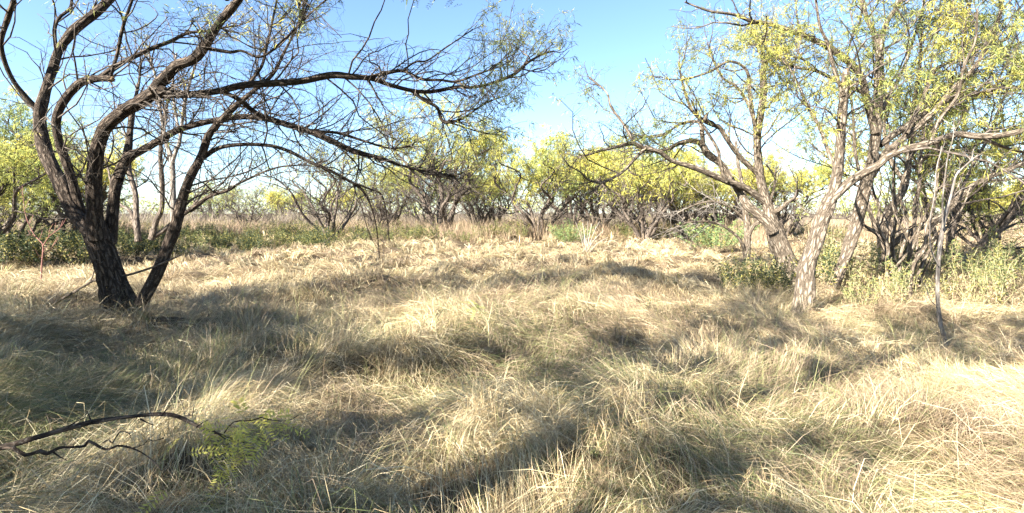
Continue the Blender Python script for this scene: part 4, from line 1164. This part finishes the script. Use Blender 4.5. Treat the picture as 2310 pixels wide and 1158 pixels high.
# weed bank along the far side of the clearing
WP = []
for k in range(4):
    gs, gl = weed_arrays(651 + k, stems=9, height=0.95, spread=0.34, leaf_len=(0.04, 0.08), leaf_w=(0.012, 0.024), tone=[PALE, DEEP, OLIVE, DEEP][k], dead_low=[0.3, 0.2, 0.55, 0.3][k], per_stem=60)
    WP.append(bpy.data.objects.new("weed", gl.mesh("weed", [WEED_LEAF], {"tone": "FLOAT_COLOR"})))
rng = rs(65)
n = 5200
yy = rng.uniform(17.0, 46, n); pp = rng.uniform(-250, 2500, n)
xx = (pp - CX) / F * yy
front = 18.0 + 5.0 * np.clip((pp - 760) / 250, 0, 1) + 2.5 * np.clip((pp - 1150) / 200, 0, 1) + 1.2 * np.sin(xx * 0.7)
wgt = fbm(xx / 3.5, yy / 3.5, 71, 2)
k = (yy > front) & (wgt > 0.38 + 0.16 * np.clip((pp - 680) / 120, 0, 1) + 0.06 * np.clip((pp - 1100) / 200, 0, 1) + 0.12 * (yy > 28))
xx, yy, pp = xx[k], yy[k], pp[k]; n = len(xx)
left_dark = (pp < 760) & (rng.uniform(0, 1, n) < 0.75)
widx = np.where(left_dark, 1 + 2 * rng.randint(0, 2, n), rng.choice([0, 2, 2, 0, 1], n))
s = rng.uniform(0.5, 1.3, n) * (0.65 + 0.6 * fbm(xx / 2, yy / 2, 77, 2))
instancer("weed_bank", np.stack([xx, yy, ground_z(xx, yy) - 0.02], -1), np.stack([np.zeros(n), np.zeros(n), rng.uniform(0, 6.28, n)], -1), np.stack([s, s, s], -1), widx,
          np.ones((n, 4)), WP, kind="stuff", label="bank of knee-high green weeds along the far side of the clearing", category="weeds")

# tall rusty and tan grass between the far trees
n = 9000
rng = rs(66)
yy = rng.uniform(24, 75, n); pp = rng.uniform(-300, 2600, n); xx = (pp - CX) / F * yy
k = fbm(xx / 5, yy / 5, 81, 2) > 0.47
xx, yy = xx[k], yy[k]; n = len(xx)
s = rng.uniform(1.2, 2.1, n)
tint = np.stack([np.full(n, 0.04), np.full(n, 0.5), rng.uniform(0.2, 0.6, n), np.ones(n)], -1)
TG = []
gm, nt, out = material("rusty_tall_grass")
no = N(nt, "ShaderNodeObjectInfo"); cr = ramp(nt, [(0.0, (0.20, 0.145, 0.09)), (0.5, (0.27, 0.215, 0.13)), (1.0, (0.29, 0.19, 0.13))])
bl = N(nt, "ShaderNodeAttribute", attribute_name="blade"); sp = N(nt, "ShaderNodeSeparateXYZ"); nt.links.new(bl.outputs["Vector"], sp.inputs[0]); nt.links.new(sp.outputs[0], cr.inputs[0])
bs = N(nt, "ShaderNodeBsdfPrincipled"); bs.inputs["Roughness"].default_value = 0.8; nt.links.new(cr.outputs[0], bs.inputs["Base Color"]); nt.links.new(bs.outputs[0], out.inputs[0])
for k in range(3):
    o = tuft(701 + k, 40, False, 0, (0.4, 0.75), (0.010, 0.02), (62, 90), (10, 75), 0.2, 4)
    o.data.materials[0] = gm
    TG.append(o)
instancer("tall_grass", np.stack([xx, yy, ground_z(xx, yy)], -1), np.stack([np.zeros(n), np.zeros(n), rng.uniform(0, 6.28, n)], -1), np.stack([s, s, s], -1), rng.randint(0, 3, n),
          tint, TG, kind="stuff", label="rusty and tan tall grass among the far trees", category="grass")

# grey twiggy brush in front of the far wood
bm_, nt, out = material("grey_brush_twig")
cr = ramp(nt, [(0.0, (0.11, 0.088, 0.07)), (0.6, (0.19, 0.155, 0.125)), (0.8, (0.25, 0.21, 0.155)), (1.0, (0.24, 0.23, 0.09))])
bl = N(nt, "ShaderNodeAttribute", attribute_name="blade"); sp = N(nt, "ShaderNodeSeparateXYZ"); nt.links.new(bl.outputs["Vector"], sp.inputs[0]); nt.links.new(sp.outputs[0], cr.inputs[0])
bs = N(nt, "ShaderNodeBsdfPrincipled"); bs.inputs["Roughness"].default_value = 0.85; nt.links.new(cr.outputs[0], bs.inputs["Base Color"]); nt.links.new(bs.outputs[0], out.inputs[0])
BP = []
for k in range(3):
    o = tuft(721 + k, 70, False, 0, (0.9, 2.1), (0.018, 0.04), (48, 88), (20, 80), 0.4, 4)
    o.data.materials[0] = bm_
    BP.append(o)
n = 900
rng = rs(67)
yy = rng.uniform(40, 68, n); pp = rng.uniform(-300, 2600, n); xx = (pp - CX) / F * yy
k = fbm(xx / 7, yy / 7, 83, 2) > 0.40
xx, yy = xx[k], yy[k]; n = len(xx)
s = rng.uniform(0.75, 1.25, n)
instancer("brush", np.stack([xx, yy, ground_z(xx, yy) - 0.05], -1), np.stack([np.zeros(n), np.zeros(n), rng.uniform(0, 6.28, n)], -1), np.stack([s * 1.2, s * 1.2, s], -1), rng.randint(0, 3, n),
          np.ones((n, 4)), BP, kind="stuff", label="grey leafless brush in front of the far scrub", category="brush")

# ------------------------------------------------------------------ far wood
rng = rs(68)
gw, gl = Geo(), Geo()
nb = 190
yy = rng.uniform(52, 150, nb); pp = rng.uniform(-350, 2650, nb); xx = (pp - CX) / F * yy
for k in range(nb):
    h = rng.uniform(2.6, 4.6) * (1 + 0.25 * (yy[k] > 90)); w = rng.uniform(2.0, 3.6)
    m = 9
    P = np.zeros((m, 4, 3)); a = rng.uniform(0, 6.28, m); o_ = rng.uniform(0.3, 1, m) * w
    for q in range(4):
        t = q / 3
        P[:, q, 0] = xx[k] + o_ * t * np.cos(a) + rng.normal(0, 0.1, m) * t; P[:, q, 1] = yy[k] + o_ * t * np.sin(a); P[:, q, 2] = h * 0.85 * t * rng.uniform(0.8, 1, m)
    R = np.repeat(np.linspace(0.06, 0.02, 4)[None], m, 0)
    tubes(gw, P, R, 3, k)
    A, RA = spawn(P, R, 0.35, (0.6, 1.6), (25, 70), 0.6, 0.03, rng, K=3, start=0.2)
    tubes(gw, A, RA, 3, k)
    nl = 100
    d = norm(rng.normal(0, 1, (nl, 3))); rr_ = rng.uniform(0.55, 1.0, nl) ** 0.6
    lump = 0.75 + 0.5 * vnoise(np.arctan2(d[:, 1], d[:, 0]) * 1.5 + k, d[:, 2] * 2.5, k)
    B = np.stack([xx[k] + d[:, 0] * rr_ * w * lump, yy[k] + d[:, 1] * rr_ * w * lump, h * 0.62 + d[:, 2] * rr_ * h * 0.42 * lump], -1)
    keepl = (B[:, 2] > 0.35 * h) & (rng.uniform(0, 1, nl) < np.clip((B[:, 2] / h - 0.25) * 1.6, 0.1, 1))
    feather_leaves(gl, B[keepl], d[keepl], rng, pinna=(0.25, 0.5), width=(0.08, 0.18), count=2, droop=0.2, tone=rng.uniform(0.42, 0.72), tone_var=0.12, patch=3)
far_wood = thing("far_wood", "far band of low yellow-green mesquite scrub along the horizon", "woods", (0, 60, 0))
far_wood["kind"] = "stuff"
o = link("scrub_stems", gw.mesh("scrub_stems", [BARK_GREY], smooth=True), far_wood, kind="stuff"); o.location = (0, -60, 0)
o = link("scrub_foliage", gl.mesh("scrub_foliage", [LEAF], {"tone": "FLOAT_COLOR"}), far_wood, kind="stuff"); o.location = (0, -60, 0)


# ------------------------------------------------------------------ single small things
def sticks(name, label, category, base, paths, mat, part_names, leaf=None):
    root = thing(name, label, category, tuple(base))
    off = np.append(np.asarray(base, float), 0)
    for q, p in enumerate(paths):
        g = Geo(); limb_geo(g, p - off, 0.08, 900 + q)
        link(part_names[min(q, len(part_names) - 1)], g.mesh(part_names[min(q, len(part_names) - 1)], [mat], smooth=True), root)
    if leaf is not None:
        link("leaves", leaf, root, kind="stuff")
    return root


def leaflets(seed, centres, base, n, length, width, tone, spread):
    """single leaflets big enough to be told apart, in rows along short rachises"""
    rng = rs(seed); g = Geo()
    base = np.asarray(base, float)
    for c in centres:
        for _ in range(n):
            o_ = np.asarray(c) - base + rng.normal(0, 1, 3) * np.array(spread)
            d = norm(rng.normal(0, 1, 3) * np.array([1, 1, 0.5]) + np.array([0, 0, -0.15]))
            side = norm(np.cross(d, np.array([0, 0, 1.0]) + rng.normal(0, 0.4, 3)))
            m = 9
            t = np.linspace(0.15, 1, m)
            B = o_ + d * t[:, None] * length * 3.2
            B[:, 2] -= (t ** 2) * length * 0.8
            B = np.repeat(B, 2, 0); sg_ = np.tile([1.0, -1.0], m)[:, None]
            ld = norm(side * sg_ + d * 0.45 + rng.normal(0, 0.18, (2 * m, 3)))
            ln = length * rng.uniform(0.75, 1.1, (2 * m, 1))
            up = norm(np.cross(ld, d)); ws = norm(np.cross(up, ld))
            mid = B + ld * ln * 0.5; tip = B + ld * ln
            V = np.stack([B, mid + ws * width * 0.5, tip, mid - ws * width * 0.5], 1).reshape(-1, 3)
            q = np.arange(2 * m)[:, None] * 4
            col = np.repeat(np.hstack([tone_from(tone + rng.normal(0, 0.12, 2 * m)), np.ones((2 * m, 1))]), 4, 0)
            g.add(V, [q + np.array([[0, 1, 2]]), q + np.array([[0, 2, 3]])], tone=col)
            # rachis
            rw = np.array([0, 0, 0.0012])
            V2 = np.stack([o_ - rw, o_ + rw, o_ + d * length * 3.2 + rw * 0.3 - [0, 0, length * 0.8]], 0)
            g.add(V2, [np.array([[0, 1, 2]])], tone=np.repeat([[0.35, 0.34, 0.1, 1]], 3, 0))
    return g.mesh("leaves", [LEAF], {"tone": "FLOAT_COLOR"})


# dead stick leaning on the left tree
sticks("dead_stick", "thin dead stick lying propped through the left tree's fork", "stick", px(131, 682, 8.0),
       [traced([(120, 690, 2.6), (131, 680, 3), (166, 660, 3), (204, 637, 2.8), (221, 632, 2.6), (283, 622, 2.6), (345, 603, 2.4), (387, 585, 2.2), (409, 575, 1.6)], 8.1, 7.0),
        traced([(203, 638, 1.6), (207, 628, 1.5), (213, 612, 1)], 7.85, 7.8)], BARK_GREY, ("stem", "twig"))
# reddish bare sapling
sticks("bare_sapling", "reddish bare forked sapling in the pale grass left of the dark tree", "sapling", px(93, 625, 10.0),
       [traced([(93, 630, 1.5), (94, 600, 1.4), (97, 556, 1.3), (88, 542, 1.0), (76, 528, 0.9), (62, 498, 0.8), (55, 468, 0.6), (50, 420, 0.5)], 10.0, 10.0),
        traced([(97, 556, 1.1), (103, 545, 1), (110, 535, 0.9), (122, 525, 0.8), (135, 515, 0.7), (142, 498, 0.5)], 10.0, 9.8),
        traced([(96, 575, 0.9), (112, 565, 0.8), (122, 550, 0.7), (130, 535, 0.5)], 10.0, 10.2),
        traced([(80, 533, 1.2), (72, 532, 1), (64, 520, 0.8)], 10.0, 9.9),
        traced([(110, 535, 0.7), (112, 520, 0.6), (120, 505, 0.4)], 9.9, 9.7)] + [traced([(x_, y_, 0.5), (x_ + dx * 0.5, y_ - 9, 0.45), (x_ + dx, y_ - 22, 0.3)], 9.95, 9.95 + dx * 0.01) for x_, y_, dx in ((95, 585, -16), (96, 570, 14), (88, 542, 8), (70, 515, -12), (66, 506, 9), (59, 485, -10), (122, 525, 4), (135, 515, 14), (118, 556, 16), (57, 470, 9), (53, 445, -8))], RED_STEM, ("stem", "branch"))
# bleached dead shrub in the far grass
rng = rs(91)
paths = []
for tx_, ty_ in ((1297, 497), (1308, 510), (1314, 495), (1326, 500), (1335, 505), (1345, 512), (1362, 520), (1372, 535), (1318, 520), (1352, 500)):
    m1_ = (1322 + (tx_ - 1322) * 0.45 + rng.normal(0, 2), 567 + (ty_ - 567) * 0.5)
    paths.append(traced([(1322 + rng.normal(0, 3), 572, 0.8), (*m1_, 0.6), (tx_, ty_, 0.4)], 17.5, 17.5 + rng.normal(0, 0.35)))
sticks("dead_shrub", "bleached white dead shrub fanning up at the far edge of the grass", "shrub", px(1322, 570, 17.5), paths, DEAD_PALE, ("stem",))
# pale yellow weed stalks in the middle of the grass
sticks("dry_weed", "pale yellow dry weed stalk with curled pods, left one in mid grass", "weed", px(996, 805, 5.3),
       [traced([(999, 815, 1.5), (996, 799, 1.4), (987, 760, 1.4), (983, 744, 1.3), (982, 721, 1.2), (978, 698, 1.1), (977, 682, 1.2), (979, 672, 0.6)], 5.3, 5.3),
        traced([(983, 722, 1), (990, 712, 1), (997, 703, 1), (1002, 697, 0.9), (1007, 703, 0.9), (1008, 712, 0.6)], 5.3, 5.25),
        traced([(984, 750, 1.1), (976, 742, 1), (969, 736, 1), (962, 724, 0.9), (957, 716, 1), (962, 706, 0.6)], 5.3, 5.35),
        traced([(969, 736, 0.8), (970, 727, 0.8), (975, 718, 0.8), (978, 727, 0.6)], 5.32, 5.3)], STRAW_STEM, ("stem", "branch"))
pc = px(1060, 690, 5.6)
sticks("dry_weed", "yellow-green drooping weed with a few leaves, right one in mid grass", "weed", px(1102, 775, 5.6),
       [traced([(1102, 785, 1.3), (1102, 772, 1.3), (1102, 732, 1.2), (1096, 718, 1.1), (1085, 704, 1.1), (1074, 695, 1), (1066, 684, 0.9), (1056, 676, 0.7)], 5.6, 5.6),
        traced([(1102, 725, 0.9), (1108, 700, 0.8), (1112, 680, 0.6)], 5.6, 5.7)], STRAW_STEM, ("stem", "branch"),
       leaf=leaflets(93, [px(1058, 684, 5.6), px(1068, 690, 5.6), px(1076, 698, 5.6)], px(1102, 775, 5.6), 3, 0.03, 0.009, 0.6, (0.01, 0.01, 0.01)))

# ------------------------------------------------------------------ the tree beside the camera: its low branch and a hanging tip reach into the picture
tb = np.array((-5.4, -0.6, 0.0))
trunk_o = [np.array([(-5.4, -0.6, -0.1, 0.20), (-5.35, -0.55, 0.6, 0.17), (-5.2, -0.4, 1.3, 0.16), (-5.0, -0.3, 1.9, 0.15)])]
lo_branch = np.vstack([[(-5.3, -0.45, 0.75, 0.055), (-4.6, 0.55, 0.72, 0.045), (-3.7, 1.5, 0.56, 0.03), (-2.9, 2.1, 0.46, 0.02)],
                       traced([(-20, 1016, 8.5), (0, 1012, 8), (26, 1007, 7), (88, 983, 7), (153, 964, 6.5), (206, 953, 6), (263, 950, 5.5), (316, 945, 5.5), (364, 939, 5), (395, 934, 5), (414, 936, 5), (421, 948, 4), (443, 964, 3.5), (482, 972, 3), (509, 981, 2.5), (550, 995, 1.2)], 2.4, 2.5)])
Lo = [lo_branch,
      traced([(8, 1010, 5), (25, 1017, 4.5), (53, 1023, 4.5), (105, 1023, 4.5), (145, 1012, 4), (197, 1001, 3.5), (237, 999, 3.5), (285, 1007, 3), (307, 1018, 2), (365, 1050, 1.2)], 2.4, 2.3),
      traced([(505, 978, 2.2), (520, 966, 2), (548, 953, 1.8), (614, 942, 1.5), (670, 937, 1)], 2.48, 2.6),
      traced([(418, 938, 2), (432, 932, 1), (440, 929, 0.6)], 2.46, 2.46),
      traced([(232, 999, 2), (262, 993, 1.5), (292, 984, 0.8)], 2.33, 2.3),
      traced([(283, 1006, 2), (320, 996, 1.3), (372, 986, 0.7)], 2.32, 2.36),
      np.array([(-5.05, -0.35, 1.8, 0.13), (-4.6, 0.1, 2.7, 0.11), (-3.7, 0.9, 3.5, 0.09), (-2.6, 1.9, 4.0, 0.06), (-1.6, 3.0, 4.1, 0.035), (-0.9, 3.8, 3.8, 0.02), (-0.68, 4.05, 3.45, 0.01), (-0.62, 4.1, 3.16, 0.004)]),
      np.array([(-5.05, -0.35, 1.8, 0.12), (-5.6, 0.1, 2.8, 0.10), (-6.3, 1.0, 3.7, 0.08), (-6.6, 2.0, 4.6, 0.05), (-6.4, 2.8, 5.4, 0.02)]),
      np.array([(-5.1, -0.35, 1.75, 0.12), (-4.6, -1.2, 2.8, 0.10), (-3.7, -2.2, 3.8, 0.08), (-2.7, -2.9, 4.6, 0.05), (-1.9, -3.2, 5.2, 0.02)]),
      np.array([(-5.15, -0.4, 1.7, 0.11), (-6.2, -1.0, 2.6, 0.09), (-7.4, -1.3, 3.6, 0.07), (-8.3, -1.2, 4.5, 0.03)]),
      np.array([(-5.0, -0.4, 1.8, 0.14), (-4.9, -1.1, 3.2, 0.13), (-4.2, -1.2, 4.1, 0.12), (-3.0, -0.4, 4.4, 0.10), (-1.6, 0.5, 4.5, 0.08), (-0.3, 1.3, 4.5, 0.05), (0.6, 1.8, 4.6, 0.025)]),
      np.array([(-5.0, -0.3, 1.9, 0.13), (-4.8, -0.2, 3.0, 0.11), (-4.3, 0.0, 4.2, 0.08), (-4.0, 0.3, 5.3, 0.04), (-3.8, 0.5, 6.0, 0.02)])]


rk = rs(44)
for q, p in enumerate(Lo[:6]):
    p = resample(p, max(6, int(len(p) * 1.5)))
    k = np.linspace(0, 1, len(p))
    p[:, 0] += rk.normal(0, 0.010, len(p)) * (k > 0); p[:, 2] += rk.normal(0, 0.012, len(p)) * (k > 0)
    p[:, 3] *= rk.uniform(0.75, 1.12, len(p))
    Lo[q] = p
for xp, yp, dx, dy in ((153, 964, 40, -22), (316, 945, 30, 14), (364, 939, 24, -26), (443, 964, 26, -16), (120, 1020, 30, 18), (206, 953, -10, -24), (482, 972, 40, 24)):
    Lo.insert(6, traced([(xp, yp, 2.2), (xp + dx * 0.5, yp + dy * 0.6, 1.4), (xp + dx, yp + dy, 0.8)], 2.42, 2.42 + rk.normal(0, 0.06)))
N_LOW = 6 + 7


def keep_side(C):
    """this tree grows beside and above the picture, not across it"""
    ok = np.ones(len(C), bool)
    for q in range(C.shape[1]):
        X, Y_ = pixel(C[:, q])
        seen = (C[:, q, 1] > 0.3) & (X > -60) & (X < 2370) & (Y_ > -40) & (Y_ < 1250)
        ok &= ~seen
    return ok


def side_leaf(Pw, rng):
    X, Y_ = pixel(Pw)
    seen = (Pw[:, 1] > 0.3) & (X > -60) & (X < 2370) & (Y_ > -30) & (Y_ < 1250)
    return ~seen & (rng.uniform(0, 1, len(Pw)) < 0.95)


side_tree = build_tree("mesquite just outside the left edge whose low dark branch reaches over the grass", None, tb, trunk_o, Lo, BARK_DARK, BARK_GREY, 401,
                       dict(LV1, per_m=2.6, length=(0.6, 1.9)), dict(LV2, per_m=4.5), dict(LV3, per_m=2), leaf=dict(RIGHT_LEAF, width=(0.03, 0.05), pinna=(0.1, 0.2), per_m=20), leaf_filter=side_leaf, keep=keep_side, twig_from=Lo[N_LOW:])
tips = [px(948, 2, 4.1), px(965, -6, 4.1), px(990, 2, 4.12), px(1010, 8, 4.1), px(1040, 2, 4.15), px(935, 12, 4.08)]
link("leaf_sprays", leaflets(402, [px(945, -4, 4.1), px(985, -8, 4.1), px(1020, -5, 4.12), px(1050, -10, 4.15)], tb, 3, 0.032, 0.007, 0.36, (0.03, 0.03, 0.03)), side_tree, kind="stuff")
br = [px(500, 960, 2.5), px(540, 950, 2.52), px(575, 965, 2.55), px(610, 950, 2.58), px(640, 945, 2.6), px(530, 985, 2.5), px(590, 945, 2.55), px(470, 1005, 2.4), px(440, 1030, 2.4), px(480, 1050, 2.4)]
link("leaf_sprays", leaflets(403, br, tb, 4, 0.038, 0.008, 0.95, (0.07, 0.06, 0.03)), side_tree, kind="stuff")

# a second tree stands off to the left and shades the dark tree
off_tree = wild_tree(405, "mesquite standing outside the left edge that shades the dark leaning tree", 6.4, 7.0, 7, 1.0, 0.42, BARK_GREY, 0.13, bare_low=0.3, leaf_size=1.7, dens=0.9, clump=(0.53, 12, 0.0))
off_tree.location = (-10.4, 2.9, 0); off_tree.rotation_euler = (0, 0, 1.0)
copy_thing(off_tree, "smaller mesquite outside the left edge, nearer the camera, that shades the left foreground", (-7.9, -0.9, 0), 2.4, 0.85)
copy_thing(off_tree, "low mesquite outside the left edge, between the two other shade trees", (-8.6, 1.7, 0), 4.1, 0.8)
